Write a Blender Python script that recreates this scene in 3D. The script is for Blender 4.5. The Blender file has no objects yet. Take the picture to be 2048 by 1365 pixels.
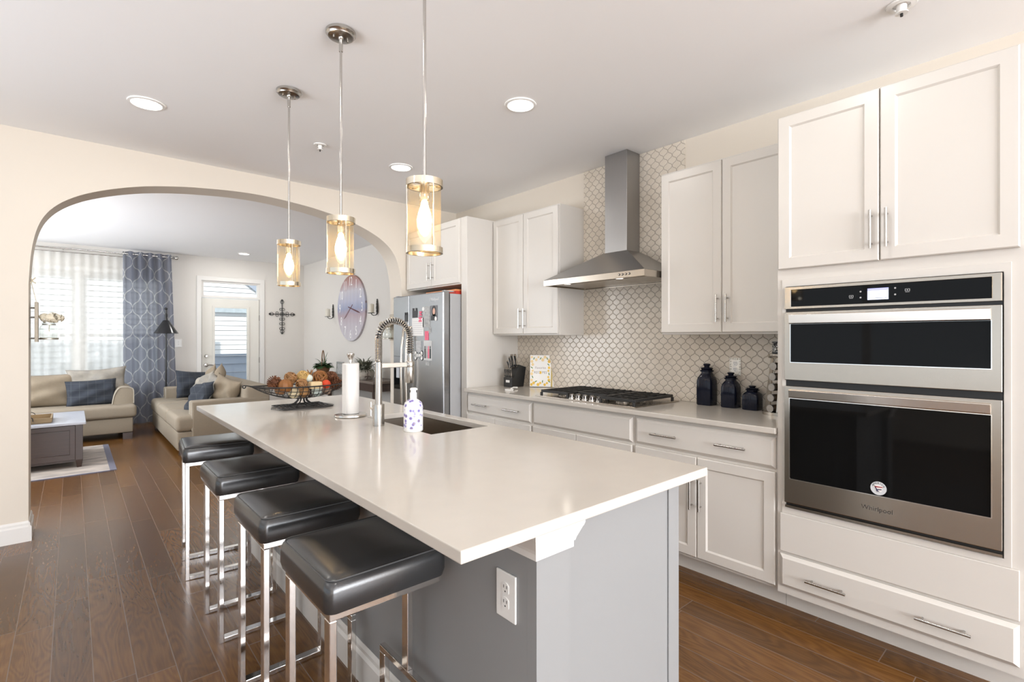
import bpy, math, random
from mathutils import Vector, Matrix
random.seed(7)
S = bpy.context.scene
COL = S.collection
PI = math.pi
sin, cos = math.sin, math.cos

# ------------------------------------------------------------------ camera
cam = bpy.data.cameras.new('camera'); CAM = bpy.data.objects.new('camera', cam); COL.objects.link(CAM)
cam.sensor_width = 36.0; cam.lens = 36.0 * 1006.2 / 2048; cam.shift_y = -6.72 / 2048
cam.clip_start = 0.02
CAM.location = (0, 0, 1.3597)
CAM.rotation_euler = (PI / 2, 0, -0.7184)
S.camera = CAM
# ------------------------------------------------------------------ view
S.view_settings.view_transform = 'Standard'; S.view_settings.look = 'None'
S.view_settings.gamma = 1.0; S.view_settings.use_curve_mapping = False
S.view_settings.exposure = 0.14
S.cycles.use_denoising = True
S.cycles.max_bounces = 12; S.cycles.diffuse_bounces = 6; S.cycles.glossy_bounces = 5
S.cycles.transparent_max_bounces = 16; S.cycles.transmission_bounces = 8
S.cycles.sample_clamp_indirect = 6.0
S.cycles.caustics_reflective = False; S.cycles.caustics_refractive = False
# ------------------------------------------------------------------ sky, sun, daylight
W = bpy.data.worlds.new('sky'); S.world = W; W.use_nodes = True
W.node_tree.nodes['Background'].inputs[0].default_value = (0.80, 0.90, 1.0, 1)
W.node_tree.nodes['Background'].inputs[1].default_value = 1.2
def light(name, kind, loc, energy, color=(1, 1, 1), rot=(0, 0, 0), **kw):
    l = bpy.data.lights.new(name, kind); l.energy = energy; l.color = color
    for k, v in kw.items(): setattr(l, k, v)
    o = bpy.data.objects.new(name, l); COL.objects.link(o); o.location = loc; o.rotation_euler = rot
    return o
light('sun', 'SUN', (0, 0, 20), 4.5, (1, .95, .88), (math.radians(40), 0, math.radians(14)), angle=.01)
# daylight through the windows behind the camera (the breakfast side of the kitchen)
light('daylight_back', 'AREA', (.7, -5.83, 1.45), 600, (.94, .97, 1.03), (PI / 2, 0, 0), shape='RECTANGLE', size=5.0, size_y=2.1)
# unseen uplights shaped to brighten the ceiling; the dining-side windows are added for this
light('ceiling_uplight_back', 'AREA', (.7, -5.82, 1.3), 62, (.93, .97, 1.05), (PI / 2 + .72, 0, 0), shape='RECTANGLE', size=5.0, size_y=1.8, spread=math.radians(62))
light('ceiling_uplight_side', 'AREA', (-3.14, .9, 1.25), 46, (.93, .97, 1.05), (PI / 2 + .60, 0, -PI / 2), shape='RECTANGLE', size=6.6, size_y=1.5, spread=math.radians(66))
# lamps added at unseen side windows to brighten the living room
light('added_fill_living', 'AREA', (-2.92, 7.4, 1.5), 120, (.92, .97, 1.04), (PI / 2, 0, -PI / 2), shape='RECTANGLE', size=3.2, size_y=1.8)
light('ceiling_uplight_living', 'AREA', (-2.93, 7.4, 1.4), 120, (.93, .97, 1.05), (PI / 2 + 1.0, 0, -PI / 2), shape='RECTANGLE', size=3.2, size_y=1.7, spread=math.radians(105))

# ------------------------------------------------------------------ materials
def M(name, col, rough=.5, metal=0., var=0., vs=6., bump=0., bs=60., stretch=None, spec=.5, coat=0., emit=None, es=0., col2=None):
    m = bpy.data.materials.new(name); m.use_nodes = True
    nt = m.node_tree; N, L = nt.nodes, nt.links
    b = N['Principled BSDF']
    b.inputs['Base Color'].default_value = (*col, 1); b.inputs['Roughness'].default_value = rough
    b.inputs['Metallic'].default_value = metal; b.inputs['Specular IOR Level'].default_value = spec
    b.inputs['Coat Weight'].default_value = coat
    tc = N.new('ShaderNodeTexCoord'); mp = N.new('ShaderNodeMapping')
    L.new(tc.outputs['Object'], mp.inputs[0])
    if stretch: mp.inputs['Scale'].default_value = stretch
    if var or col2:
        n = N.new('ShaderNodeTexNoise'); n.inputs['Scale'].default_value = vs; n.inputs['Detail'].default_value = 4
        L.new(mp.outputs[0], n.inputs['Vector'])
        mx = N.new('ShaderNodeMix'); mx.data_type = 'RGBA'
        c2 = col2 or tuple(min(1, c * (1 + var)) for c in col)
        c1 = col if col2 else tuple(c * (1 - var) for c in col)
        mx.inputs[6].default_value = (*c1, 1); mx.inputs[7].default_value = (*c2, 1)
        L.new(n.outputs['Fac'], mx.inputs[0]); L.new(mx.outputs[2], b.inputs['Base Color'])
    if bump:
        n2 = N.new('ShaderNodeTexNoise'); n2.inputs['Scale'].default_value = bs; n2.inputs['Detail'].default_value = 3
        L.new(mp.outputs[0], n2.inputs['Vector'])
        bp = N.new('ShaderNodeBump'); bp.inputs['Strength'].default_value = bump; bp.inputs['Distance'].default_value = .002
        L.new(n2.outputs['Fac'], bp.inputs['Height']); L.new(bp.outputs[0], b.inputs['Normal'])
    if emit:
        b.inputs['Emission Color'].default_value = (*emit, 1); b.inputs['Emission Strength'].default_value = es
    return m

def mnode(nt, op, a, b=None, c=None):
    n = nt.nodes.new('ShaderNodeMath'); n.operation = op
    for i, v in enumerate((a, b, c)):
        if v is None: continue
        if isinstance(v, (int, float)): n.inputs[i].default_value = v
        else: nt.links.new(v, n.inputs[i])
    return n.outputs[0]

def thin_glass(name, tint=(1, 1, 1), refl=1.0, haze=None, hz=0):
    m = bpy.data.materials.new(name); m.use_nodes = True; nt = m.node_tree; N, L = nt.nodes, nt.links
    N.remove(N['Principled BSDF']); out = N['Material Output']
    t = N.new('ShaderNodeBsdfTransparent'); t.inputs[0].default_value = (*tint, 1)
    g = N.new('ShaderNodeBsdfGlossy'); g.inputs['Roughness'].default_value = .02
    f = N.new('ShaderNodeLayerWeight'); f.inputs[0].default_value = .5
    mx = N.new('ShaderNodeMixShader')
    L.new(mnode(nt, 'MULTIPLY', mnode(nt, 'ADD', mnode(nt, 'MULTIPLY', mnode(nt, 'POWER', f.outputs['Facing'], 4), .6), .04), refl), mx.inputs[0]); L.new(t.outputs[0], mx.inputs[1]); L.new(g.outputs[0], mx.inputs[2])
    last = mx
    if haze:                                             # warm haze put into the glass for the bulb's glow
        tl = N.new('ShaderNodeBsdfTranslucent'); tl.inputs[0].default_value = (*haze, 1); df = N.new('ShaderNodeBsdfDiffuse'); df.inputs[0].default_value = (*haze, 1)
        a = N.new('ShaderNodeMixShader'); L.new(tl.outputs[0], a.inputs[1]); L.new(df.outputs[0], a.inputs[2])
        last = N.new('ShaderNodeMixShader'); last.inputs[0].default_value = hz; L.new(mx.outputs[0], last.inputs[1]); L.new(a.outputs[0], last.inputs[2])
    L.new(last.outputs[0], out.inputs[0])
    return m

def pos_xyz(nt):
    tc = nt.nodes.new('ShaderNodeTexCoord'); sp = nt.nodes.new('ShaderNodeSeparateXYZ')
    nt.links.new(tc.outputs['Object'], sp.inputs[0]); return tc.outputs['Object'], sp.outputs

def ogee(nt, a, b, k=.085):
    """distance to the nearest line of an arabesque lattice; a, b in units of one repeat"""
    p = mnode(nt, 'ADD', a, b); q = mnode(nt, 'SUBTRACT', a, b)
    r = []
    for u, v in ((p, q), (q, p)):
        sv = mnode(nt, 'MULTIPLY', mnode(nt, 'SINE', mnode(nt, 'MULTIPLY', v, 2 * PI)), k)
        w = mnode(nt, 'ADD', u, sv)
        r.append(mnode(nt, 'ABSOLUTE', mnode(nt, 'SUBTRACT', mnode(nt, 'FRACT', mnode(nt, 'ADD', w, .5)), .5)))
    return mnode(nt, 'MINIMUM', r[0], r[1])

def ramp(nt, fac, stops, interp='LINEAR'):
    r = nt.nodes.new('ShaderNodeValToRGB'); r.color_ramp.interpolation = interp
    e = r.color_ramp.elements
    while len(e) < len(stops): e.new(.5)
    for i, (p, c) in enumerate(stops):
        e[i].position = p; e[i].color = (*c, 1) if len(c) == 3 else c
    nt.links.new(fac, r.inputs[0]); return r.outputs[0]

def tile_material():
    m = bpy.data.materials.new('arabesque_tile'); m.use_nodes = True; nt = m.node_tree; L = nt.links
    b = nt.nodes['Principled BSDF']; _, xyz = pos_xyz(nt)
    d = ogee(nt, mnode(nt, 'DIVIDE', xyz[1], .070), mnode(nt, 'DIVIDE', xyz[2], .0763), .068)
    n = nt.nodes.new('ShaderNodeTexNoise'); n.inputs['Scale'].default_value = 9
    tc = nt.nodes.new('ShaderNodeTexCoord'); L.new(tc.outputs['Object'], n.inputs['Vector'])
    base = ramp(nt, n.outputs['Fac'], [(.3, (.64, .57, .475)), (.7, (.70, .63, .535))])
    mx = nt.nodes.new('ShaderNodeMix'); mx.data_type = 'RGBA'
    L.new(ramp(nt, d, [(.018, (0, 0, 0)), (.04, (1, 1, 1))]), mx.inputs[0])
    mx.inputs[6].default_value = (.30, .26, .21, 1); L.new(base, mx.inputs[7]); L.new(mx.outputs[2], b.inputs['Base Color'])
    b.inputs['Roughness'].default_value = .22
    bp = nt.nodes.new('ShaderNodeBump'); bp.inputs['Strength'].default_value = .6; bp.inputs['Distance'].default_value = .003
    L.new(ramp(nt, d, [(.0, (0, 0, 0)), (.09, (1, 1, 1))], 'EASE'), bp.inputs['Height']); L.new(bp.outputs[0], b.inputs['Normal'])
    return m

def wood_floor():
    m = bpy.data.materials.new('hand_scraped_planks'); m.use_nodes = True; nt = m.node_tree; L = nt.links
    b = nt.nodes['Principled BSDF']; v, xyz = pos_xyz(nt)
    row = mnode(nt, 'FLOOR', mnode(nt, 'DIVIDE', mnode(nt, 'ADD', xyz[0], .066), .1305))
    shift = mnode(nt, 'MULTIPLY', mnode(nt, 'FRACT', mnode(nt, 'MULTIPLY', mnode(nt, 'SINE', mnode(nt, 'MULTIPLY', row, 12.9898)), 437.58)), 1.15)
    cx = nt.nodes.new('ShaderNodeCombineXYZ'); L.new(mnode(nt, 'ADD', xyz[1], shift), cx.inputs[0]); L.new(mnode(nt, 'ADD', xyz[0], .066), cx.inputs[1])
    br = nt.nodes.new('ShaderNodeTexBrick'); L.new(cx.outputs[0], br.inputs['Vector'])
    br.offset = 0; br.offset_frequency = 2; br.squash = 1
    for k, val in (('Scale', 1), ('Brick Width', 1.15), ('Row Height', .1305), ('Mortar Size', .0022), ('Mortar Smooth', .3), ('Bias', 0)): br.inputs[k].default_value = val
    br.inputs['Color1'].default_value = (0, 0, 0, 1); br.inputs['Color2'].default_value = (1, 1, 1, 1); br.inputs['Mortar'].default_value = (.5, .5, .5, 1)
    tone = mnode(nt, 'MULTIPLY', br.outputs['Color'], 1.0)
    # grain: rings sliced lengthwise, offset plank by plank
    gx = nt.nodes.new('ShaderNodeCombineXYZ')
    L.new(mnode(nt, 'ADD', xyz[0], mnode(nt, 'MULTIPLY', tone, 7.3)), gx.inputs[0]); L.new(mnode(nt, 'MULTIPLY', xyz[1], .17), gx.inputs[1]); L.new(mnode(nt, 'MULTIPLY', tone, 3.1), gx.inputs[2])
    n1 = nt.nodes.new('ShaderNodeTexNoise'); n1.inputs['Scale'].default_value = 7; n1.inputs['Detail'].default_value = 2; n1.inputs['Distortion'].default_value = .6
    L.new(gx.outputs[0], n1.inputs['Vector'])
    rings = mnode(nt, 'SINE', mnode(nt, 'MULTIPLY', n1.outputs['Fac'], 95))
    fx = nt.nodes.new('ShaderNodeCombineXYZ'); L.new(mnode(nt, 'MULTIPLY', xyz[0], 1), fx.inputs[0]); L.new(mnode(nt, 'MULTIPLY', xyz[1], .05), fx.inputs[1])
    n2 = nt.nodes.new('ShaderNodeTexNoise'); n2.inputs['Scale'].default_value = 160; n2.inputs['Detail'].default_value = 2; L.new(fx.outputs[0], n2.inputs['Vector'])
    g = mnode(nt, 'ADD', mnode(nt, 'MULTIPLY', rings, .10), mnode(nt, 'ADD', mnode(nt, 'MULTIPLY', n2.outputs['Fac'], .5), .25))
    c1 = ramp(nt, g, [(.2, (.068, .027, .007)), (.5, (.122, .053, .013)), (.85, (.180, .083, .022))])
    hs = nt.nodes.new('ShaderNodeHueSaturation'); L.new(c1, hs.inputs['Color'])
    L.new(mnode(nt, 'ADD', mnode(nt, 'MULTIPLY', tone, .5), .75), hs.inputs['Value'])
    mx = nt.nodes.new('ShaderNodeMix'); mx.data_type = 'RGBA'
    L.new(br.outputs['Fac'], mx.inputs[0]); L.new(hs.outputs[0], mx.inputs[6]); mx.inputs[7].default_value = (.17, .115, .08, 1)
    L.new(mx.outputs[2], b.inputs['Base Color'])
    b.inputs['Roughness'].default_value = .26; b.inputs['Specular IOR Level'].default_value = .45
    n3 = nt.nodes.new('ShaderNodeTexNoise'); n3.inputs['Scale'].default_value = 14; L.new(gx.outputs[0], n3.inputs['Vector'])
    hgt = mnode(nt, 'ADD', mnode(nt, 'MULTIPLY', rings, .035), mnode(nt, 'SUBTRACT', mnode(nt, 'MULTIPLY', n3.outputs['Fac'], 1.2), mnode(nt, 'MULTIPLY', br.outputs['Fac'], 1.2)))
    bp = nt.nodes.new('ShaderNodeBump'); bp.inputs['Strength'].default_value = .22; bp.inputs['Distance'].default_value = .004
    L.new(hgt, bp.inputs['Height']); L.new(bp.outputs[0], b.inputs['Normal'])
    return m

def steel(name, col, rough, stretch=(1, 1, 90), bump=.02):
    return M(name, col, rough, 1., var=.05, vs=8, bump=bump, bs=40, stretch=stretch)

def drape_material():
    m = bpy.data.materials.new('trellis_curtain'); m.use_nodes = True; nt = m.node_tree; L = nt.links
    N = nt.nodes; N.remove(N['Principled BSDF']); _, xyz = pos_xyz(nt)
    d = ogee(nt, mnode(nt, 'DIVIDE', xyz[0], .19), mnode(nt, 'DIVIDE', xyz[2], .36), .07)
    c = ramp(nt, d, [(.022, (.66, .66, .66)), (.045, (.33, .345, .40))])
    df = N.new('ShaderNodeBsdfDiffuse'); tr = N.new('ShaderNodeBsdfTranslucent'); L.new(c, df.inputs[0]); L.new(c, tr.inputs[0])
    mx = N.new('ShaderNodeMixShader'); mx.inputs[0].default_value = .72; L.new(df.outputs[0], mx.inputs[1]); L.new(tr.outputs[0], mx.inputs[2])
    tp = N.new('ShaderNodeBsdfTransparent'); m2 = N.new('ShaderNodeMixShader'); m2.inputs[0].default_value = .07
    L.new(mx.outputs[0], m2.inputs[1]); L.new(tp.outputs[0], m2.inputs[2]); L.new(m2.outputs[0], N['Material Output'].inputs[0])
    return m

def sheer_material():
    m = bpy.data.materials.new('white_sheer'); m.use_nodes = True; nt = m.node_tree; L = nt.links; N = nt.nodes
    N.remove(N['Principled BSDF'])
    tc = N.new('ShaderNodeTexCoord'); n = N.new('ShaderNodeTexNoise'); n.inputs['Scale'].default_value = 30; L.new(tc.outputs['Object'], n.inputs['Vector'])
    df = N.new('ShaderNodeBsdfDiffuse'); tr = N.new('ShaderNodeBsdfTranslucent')
    for s in (df, tr): s.inputs[0].default_value = (.93, .93, .90, 1)
    mx = N.new('ShaderNodeMixShader'); mx.inputs[0].default_value = .6; L.new(df.outputs[0], mx.inputs[1]); L.new(tr.outputs[0], mx.inputs[2])
    tp = N.new('ShaderNodeBsdfTransparent'); m2 = N.new('ShaderNodeMixShader')
    L.new(ramp(nt, n.outputs['Fac'], [(.3, (.40, .40, .40)), (.7, (.42, .42, .42))]), m2.inputs[0])
    L.new(mx.outputs[0], m2.inputs[1]); L.new(tp.outputs[0], m2.inputs[2]); L.new(m2.outputs[0], N['Material Output'].inputs[0])
    return m

def plaid_material(name, base, line, sx=.085):
    m = bpy.data.materials.new(name); m.use_nodes = True; nt = m.node_tree; L = nt.links
    b = nt.nodes['Principled BSDF']; _, xyz = pos_xyz(nt)
    ds = []
    for o in (xyz[0], xyz[2]):
        f = mnode(nt, 'FRACT', mnode(nt, 'DIVIDE', o, sx)); ds.append(mnode(nt, 'ABSOLUTE', mnode(nt, 'SUBTRACT', f, .5)))
    c = ramp(nt, mnode(nt, 'MINIMUM', ds[0], ds[1]), [(.012, line), (.04, base)])
    L.new(c, b.inputs['Base Color']); b.inputs['Roughness'].default_value = .85
    return m

WALL = M('greige_wall_paint', (.68, .615, .525), .6, var=.015, vs=3, bump=.05, bs=180)
WALLL = M('living_wall_paint', (.66, .63, .585), .6, var=.015, vs=3, bump=.05, bs=180)
CEIL = M('ceiling_paint', (.89, .89, .89), .7, var=.01, vs=2, bump=.04, bs=150)
TRIM = M('white_trim_paint', (.72, .70, .665), .35, var=.01, vs=5)
CAB = M('white_cabinet_paint', (.64, .608, .56), .32, var=.012, vs=5)
DOORP = M('door_paint', (.70, .68, .62), .4, var=.012, vs=5)
QUARTZ = M('white_quartz', (.56, .52, .465), .13, var=.03, vs=14, spec=.45)
ISL = M('grey_island_paint', (.26, .264, .264), .4, var=.012, vs=4)
FLOOR = wood_floor()
TILE = tile_material()
STEEL = steel('brushed_steel', (.50, .45, .385), .26, (1, 1, 60))
STEELD = steel('dark_brushed_steel', (.38, .375, .37), .30, (60, 60, 1))
FRIDGE_S = steel('fridge_steel', (.36, .365, .375), .22, (1, 1, 60))
FRIDGE_B = M('fridge_grey_side', (.40, .40, .40), .45, var=.03, vs=30)
NICKEL = steel('brushed_nickel', (.52, .50, .47), .22, (40, 40, 1))
CHROME = M('chrome', (.80, .78, .76), .09, 1., var=.02, vs=20)
BRASSY = M('polished_nickel_band', (.78, .70, .56), .16, 1., var=.03, vs=20)
BLKGL = M('black_oven_glass', (.005, .005, .005), .04, var=.1, vs=3, spec=.14)
BLACK = M('black_enamel', (.012, .012, .012), .35, var=.1, vs=20)
IRON = M('cast_iron', (.018, .017, .016), .5, var=.2, vs=60, bump=.3, bs=300)
LEATHER = M('charcoal_leather', (.020, .0205, .021), .26, var=.1, vs=25, bump=.08, bs=220, spec=.9)
STITCH = M('leather_seam', (.06, .06, .06), .5, var=.1, vs=80)
GLASS = thin_glass('window_glass', (.97, .99, 1.0), .6)
GLOWGLASS = thin_glass('pendant_glass', (1.0, .95, .85), 1.0, (1.0, .80, .48), .04)  # warm tint of clear glass stands in for the bulb's glow
CLEAR = thin_glass('clear_glass', (.95, .97, .96), 1.2)
BULB = M('lit_bulb', (1, .8, .5), .3, emit=(1, .70, .36), es=28, var=.02)
LENS = M('lit_lens', (1, 1, 1), .4, emit=(1, .97, .92), es=5, var=.01)
HLENS = M('hood_lens', (1, 1, 1), .4, emit=(1, .97, .92), es=1.3, var=.01)
WPLAST = M('white_plastic', (.80, .79, .76), .35, var=.01, vs=20)
WPAPER = M('paper', (.78, .765, .74), .8, var=.02, vs=60, bump=.2, bs=200)
DARKWD = M('dark_stained_wood', (.045, .025, .018), .38, var=.3, vs=6, stretch=(1, 1, 14), bump=.1, bs=30)
GREYWD = M('weathered_brown_wood', (.13, .10, .08), .5, var=.3, vs=8, stretch=(8, 1, 8), bump=.1, bs=40)
SOFA = M('beige_upholstery', (.29, .245, .185), .85, var=.06, vs=60, bump=.4, bs=420)
SOFAT = M('tan_cushion_fabric', (.26, .21, .148), .85, var=.08, vs=50, bump=.4, bs=400)
PIPING = M('cream_piping', (.46, .42, .35), .8, var=.03, vs=80)
PLAID = plaid_material('navy_plaid', (.026, .032, .044), (.06, .066, .075))
PRINT = M('grey_printed_fabric', (.17, .17, .17), .85, var=0, vs=11, col2=(.44, .39, .31), bump=.3, bs=300)
NAVY = M('navy_fabric', (.045, .07, .12), .8, var=.15, vs=30, stretch=(1, 1, 6), bump=.3, bs=300)
RUG = M('patterned_rug', (.03, .03, .04), .95, vs=4.5, col2=(.85, .75, .66), bump=.6, bs=250, stretch=(.8, 2.2, 1))
RUGB = M('rug_border', (.17, .17, .22), .95, var=.1, vs=40, bump=.5, bs=250)
DRAPE = drape_material(); SHEER = sheer_material()
LEAF = M('green_leaf', (.035, .085, .025), .5, var=.4, vs=12)
LEAFG = M('grey_green_leaf', (.17, .18, .13), .6, var=.3, vs=12)
PETAL = M('dried_petals', (.72, .66, .52), .8, var=.12, vs=30)
WICKER = M('brown_wicker', (.20, .10, .045), .7, var=.4, vs=50, bump=.5, bs=120)
STONE = M('grey_ceramic', (.40, .37, .32), .7, var=.3, vs=25, bump=.5, bs=50)
NAVYCER = M('dark_navy_glaze', (.008, .010, .020), .12, var=.2, vs=10, spec=.28)
SIDING = M('white_vinyl_siding', (.80, .80, .79), .6, var=.02, vs=2)
SHINGLE = M('grey_roof_shingle', (.42, .47, .50), .8, var=.25, vs=14, bump=.6, bs=30)
SHADEM = M('grey_blue_shade', (.32, .36, .43), .6, var=.05, vs=3)  # blue-grey of shade outside, put into the colour
GROUND = M('patio_concrete', (.5, .48, .45), .9, var=.1, vs=4)
INK = M('dark_print', (.03, .03, .03), .6, var=.1, vs=60)
GOLD = M('gold_foil', (.55, .42, .13), .45, var=.1, vs=40)
LEMON = M('lemon_print', (.85, .55, .08), .6, var=.12, vs=60)
ORANGEP = M('pale_lemon_print', (.85, .66, .35), .6, var=.12, vs=60)
GREENP = M('leaf_print', (.13, .25, .07), .6, var=.3, vs=60)
PINK = M('pink_print', (.75, .12, .20), .5, var=.2, vs=60)
PHOTOG = M('photo_print', (.10, .10, .10), .4, vs=38, col2=(.62, .62, .60))
SKINP = M('photo_face', (.62, .36, .26), .4, var=.05, vs=90)
RED = M('red_cardboard', (.55, .04, .02), .5, var=.1, vs=20)

# ------------------------------------------------------------------ mesh builder
WPOS = {}
class MB:
    def __init__(s, mat=None): s.v = []; s.f = []; s.mi = []; s.mats = []; s.cur = 0; s.sm = []; s.smooth = False; s.use(mat) if mat else None
    def use(s, mat, smooth=None):
        if mat not in s.mats: s.mats.append(mat)
        s.cur = s.mats.index(mat)
        if smooth is not None: s.smooth = smooth
        return s
    def add(s, vs, fs):
        o = len(s.v); s.v += [Vector(p) for p in vs]
        for f in fs: s.f.append([i + o for i in f]); s.mi.append(s.cur); s.sm.append(s.smooth)
        return s
    def box(s, x0, x1, y0, y1, z0, z1):
        x0, x1 = sorted((x0, x1)); y0, y1 = sorted((y0, y1)); z0, z1 = sorted((z0, z1))
        return s.add([(x, y, z) for x in (x0, x1) for y in (y0, y1) for z in (z0, z1)],
                     [(0, 1, 3, 2), (4, 6, 7, 5), (0, 4, 5, 1), (2, 3, 7, 6), (0, 2, 6, 4), (1, 5, 7, 3)])
    def prism(s, pts, axis, a, b):
        def P(p, t): return (t, p[0], p[1]) if axis == 'x' else (p[0], t, p[1]) if axis == 'y' else (p[0], p[1], t)
        n = len(pts)
        area = sum(pts[i][0] * pts[(i + 1) % n][1] - pts[(i + 1) % n][0] * pts[i][1] for i in range(n))
        if (area < 0) != (axis == 'y'): pts = pts[::-1]
        a, b = min(a, b), max(a, b)
        vs = [P(p, a) for p in pts] + [P(p, b) for p in pts]
        fs = [tuple(range(n - 1, -1, -1)), tuple(range(n, 2 * n))] + [(i, (i + 1) % n, n + (i + 1) % n, n + i) for i in range(n)]
        return s.add(vs, fs)
    def ring(s, axis, out, inn, a, b):
        """rectangular frame: out/inn = (u0,u1,v0,v1) on the two other axes, extruded a..b along axis"""
        def P(u, v, t): return (t, u, v) if axis == 'x' else (u, t, v) if axis == 'y' else (u, v, t)
        def R(r): return [(r[0], r[2]), (r[1], r[2]), (r[1], r[3]), (r[0], r[3])]
        a, b = min(a, b), max(a, b)
        vs = [P(*p, t) for t in (a, b) for r in (out, inn) for p in R(r)]
        fs = []
        for i in range(4):
            j = (i + 1) % 4
            q = [(i, 4 + i, 4 + j, j), (8 + i, 8 + j, 12 + j, 12 + i), (i, j, 8 + j, 8 + i), (4 + i, 12 + i, 12 + j, 4 + j)]
            if axis == 'y': q = [t[::-1] for t in q]
            fs += q
        return s.add(vs, fs)
    def frame_dir(s, d):
        d = Vector(d).normalized(); u = Vector((0, 0, 1)) if abs(d.z) < .9 else Vector((1, 0, 0))
        a = d.cross(u).normalized(); return a, d.cross(a).normalized()
    def cyl(s, p, q, r, n=16, r2=None):
        p, q = Vector(p), Vector(q); a, b = s.frame_dir(q - p); r2 = r if r2 is None else r2
        c = [(cos(2 * PI * i / n), sin(2 * PI * i / n)) for i in range(n)]
        vs = [p + a * x * r + b * y * r for x, y in c] + [q + a * x * r2 + b * y * r2 for x, y in c]
        return s.add(vs, [(i, (i + 1) % n, n + (i + 1) % n, n + i) for i in range(n)] + [tuple(range(n - 1, -1, -1)), tuple(range(n, 2 * n))])
    def tube(s, pts, r, n=8, closed=False):
        pts = [Vector(p) for p in pts]; m = len(pts); vs = []; a = None
        for i, p in enumerate(pts):
            t = (pts[(i + 1) % m] - pts[i - 1]) if closed else (pts[min(i + 1, m - 1)] - pts[max(i - 1, 0)])
            t.normalize()
            if a is None: a = s.frame_dir(t)[0]
            a = (a - t * a.dot(t))
            if a.length < 1e-6: a = s.frame_dir(t)[0]
            a.normalize(); b = t.cross(a); rr = r[i] if isinstance(r, (list, tuple)) else r
            vs += [p + (a * cos(2 * PI * k / n) + b * sin(2 * PI * k / n)) * rr for k in range(n)]
        fs = [(i * n + k, i * n + (k + 1) % n, ((i + 1) % m) * n + (k + 1) % n, ((i + 1) % m) * n + k) for i in range(m if closed else m - 1) for k in range(n)]
        if not closed: fs += [tuple(range(n - 1, -1, -1)), tuple((m - 1) * n + k for k in range(n))]
        return s.add(vs, fs)
    def lathe(s, prof, c=(0, 0, 0), n=24, axis='z', caps=True):
        c = Vector(c); vs = []
        for r, h in prof:
            for k in range(n):
                x, y = r * cos(2 * PI * k / n), r * sin(2 * PI * k / n)
                vs.append(c + Vector((x, y, h) if axis == 'z' else (h, x, y) if axis == 'x' else (y, h, x)))
        m = len(prof)
        fs = [(i * n + k, i * n + (k + 1) % n, (i + 1) * n + (k + 1) % n, (i + 1) * n + k) for i in range(m - 1) for k in range(n)]
        if caps: fs += [tuple(range(n - 1, -1, -1)), tuple((m - 1) * n + k for k in range(n))]
        return s.add(vs, fs)
    def ball(s, c, r, nu=16, nv=10, fn=None):
        c = Vector(c); r = (r, r, r) if isinstance(r, (int, float)) else r; vs = []
        for j in range(1, nv):
            for i in range(nu):
                th, ph = PI * j / nv, 2 * PI * i / nu; k = fn(th, ph) if fn else 1
                vs.append(c + Vector((r[0] * sin(th) * cos(ph), r[1] * sin(th) * sin(ph), r[2] * cos(th))) * k)
        vs += [c + Vector((0, 0, r[2])), c - Vector((0, 0, r[2]))]; T = len(vs) - 2
        fs = [(j * nu + i, (j + 1) * nu + i, (j + 1) * nu + (i + 1) % nu, j * nu + (i + 1) % nu) for j in range(nv - 2) for i in range(nu)]
        fs += [(T, i, (i + 1) % nu) for i in range(nu)] + [(T + 1, (nv - 2) * nu + (i + 1) % nu, (nv - 2) * nu + i) for i in range(nu)]
        return s.add(vs, fs)
    def loft(s, levels, c=(0, 0, 0), n=6):
        """stack of rounded rectangles: (z, hx, hy, radius)"""
        c = Vector(c); vs = []; m = 4 * n
        for z, hx, hy, r in levels:
            r = max(1e-4, min(r, hx, hy))
            for q, (sx, sy) in enumerate(((1, 1), (-1, 1), (-1, -1), (1, -1))):
                for k in range(n):
                    a = PI / 2 * (q + k / (n - 1)); vs.append(c + Vector((sx * (hx - r) + r * cos(a), sy * (hy - r) + r * sin(a), z)))
        L = len(levels)
        fs = [(i * m + k, i * m + (k + 1) % m, (i + 1) * m + (k + 1) % m, (i + 1) * m + k) for i in range(L - 1) for k in range(m)]
        fs += [tuple(range(m - 1, -1, -1)), tuple((L - 1) * m + k for k in range(m))]
        return s.add(vs, fs)
    def nest(s, y0, y1, z0, z1, xf, levels, th=.02):
        """front panel facing -x: levels = (inset, depth behind xf) from the rim inward"""
        vs = [(xf + th, y, z) for y, z in ((y0, z0), (y1, z0), (y1, z1), (y0, z1))]
        for i, d in levels: vs += [(xf + d, y, z) for y, z in ((y0 + i, z0 + i), (y1 - i, z0 + i), (y1 - i, z1 - i), (y0 + i, z1 - i))]
        n = len(levels) + 1; fs = [(0, 1, 2, 3)]
        for l in range(n - 1):
            for i in range(4):
                j = (i + 1) % 4; fs.append((l * 4 + i, (l + 1) * 4 + i, (l + 1) * 4 + j, l * 4 + j))
        fs.append(tuple((n - 1) * 4 + i for i in (3, 2, 1, 0)))
        return s.add(vs, fs)
    def pillow(s, mtx, w, h, t, n=14, seed=0, pinch=.06, wr=.012):
        rnd = random.Random(seed); ph = [rnd.uniform(0, 6) for _ in range(6)]; vs = []
        for side in (1, -1):
            for j in range(n + 1):
                for i in range(n + 1):
                    u, v = -1 + 2 * i / n, -1 + 2 * j / n
                    ww = w / 2 * (1 - pinch * (1 - v * v)); hh = h / 2 * (1 - pinch * (1 - u * u))
                    e = (1 - abs(u) ** 2.6) * (1 - abs(v) ** 2.6)
                    d = t / 2 * e ** .55 + wr * e ** .3 * (sin(5 * u + 3 * v + ph[0]) + sin(7 * v - 4 * u + ph[1]) * .6) * (0 if e < 1e-6 else 1)
                    vs.append(mtx @ Vector((u * ww, side * d, v * hh)))
        m = (n + 1) ** 2; fs = []
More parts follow.
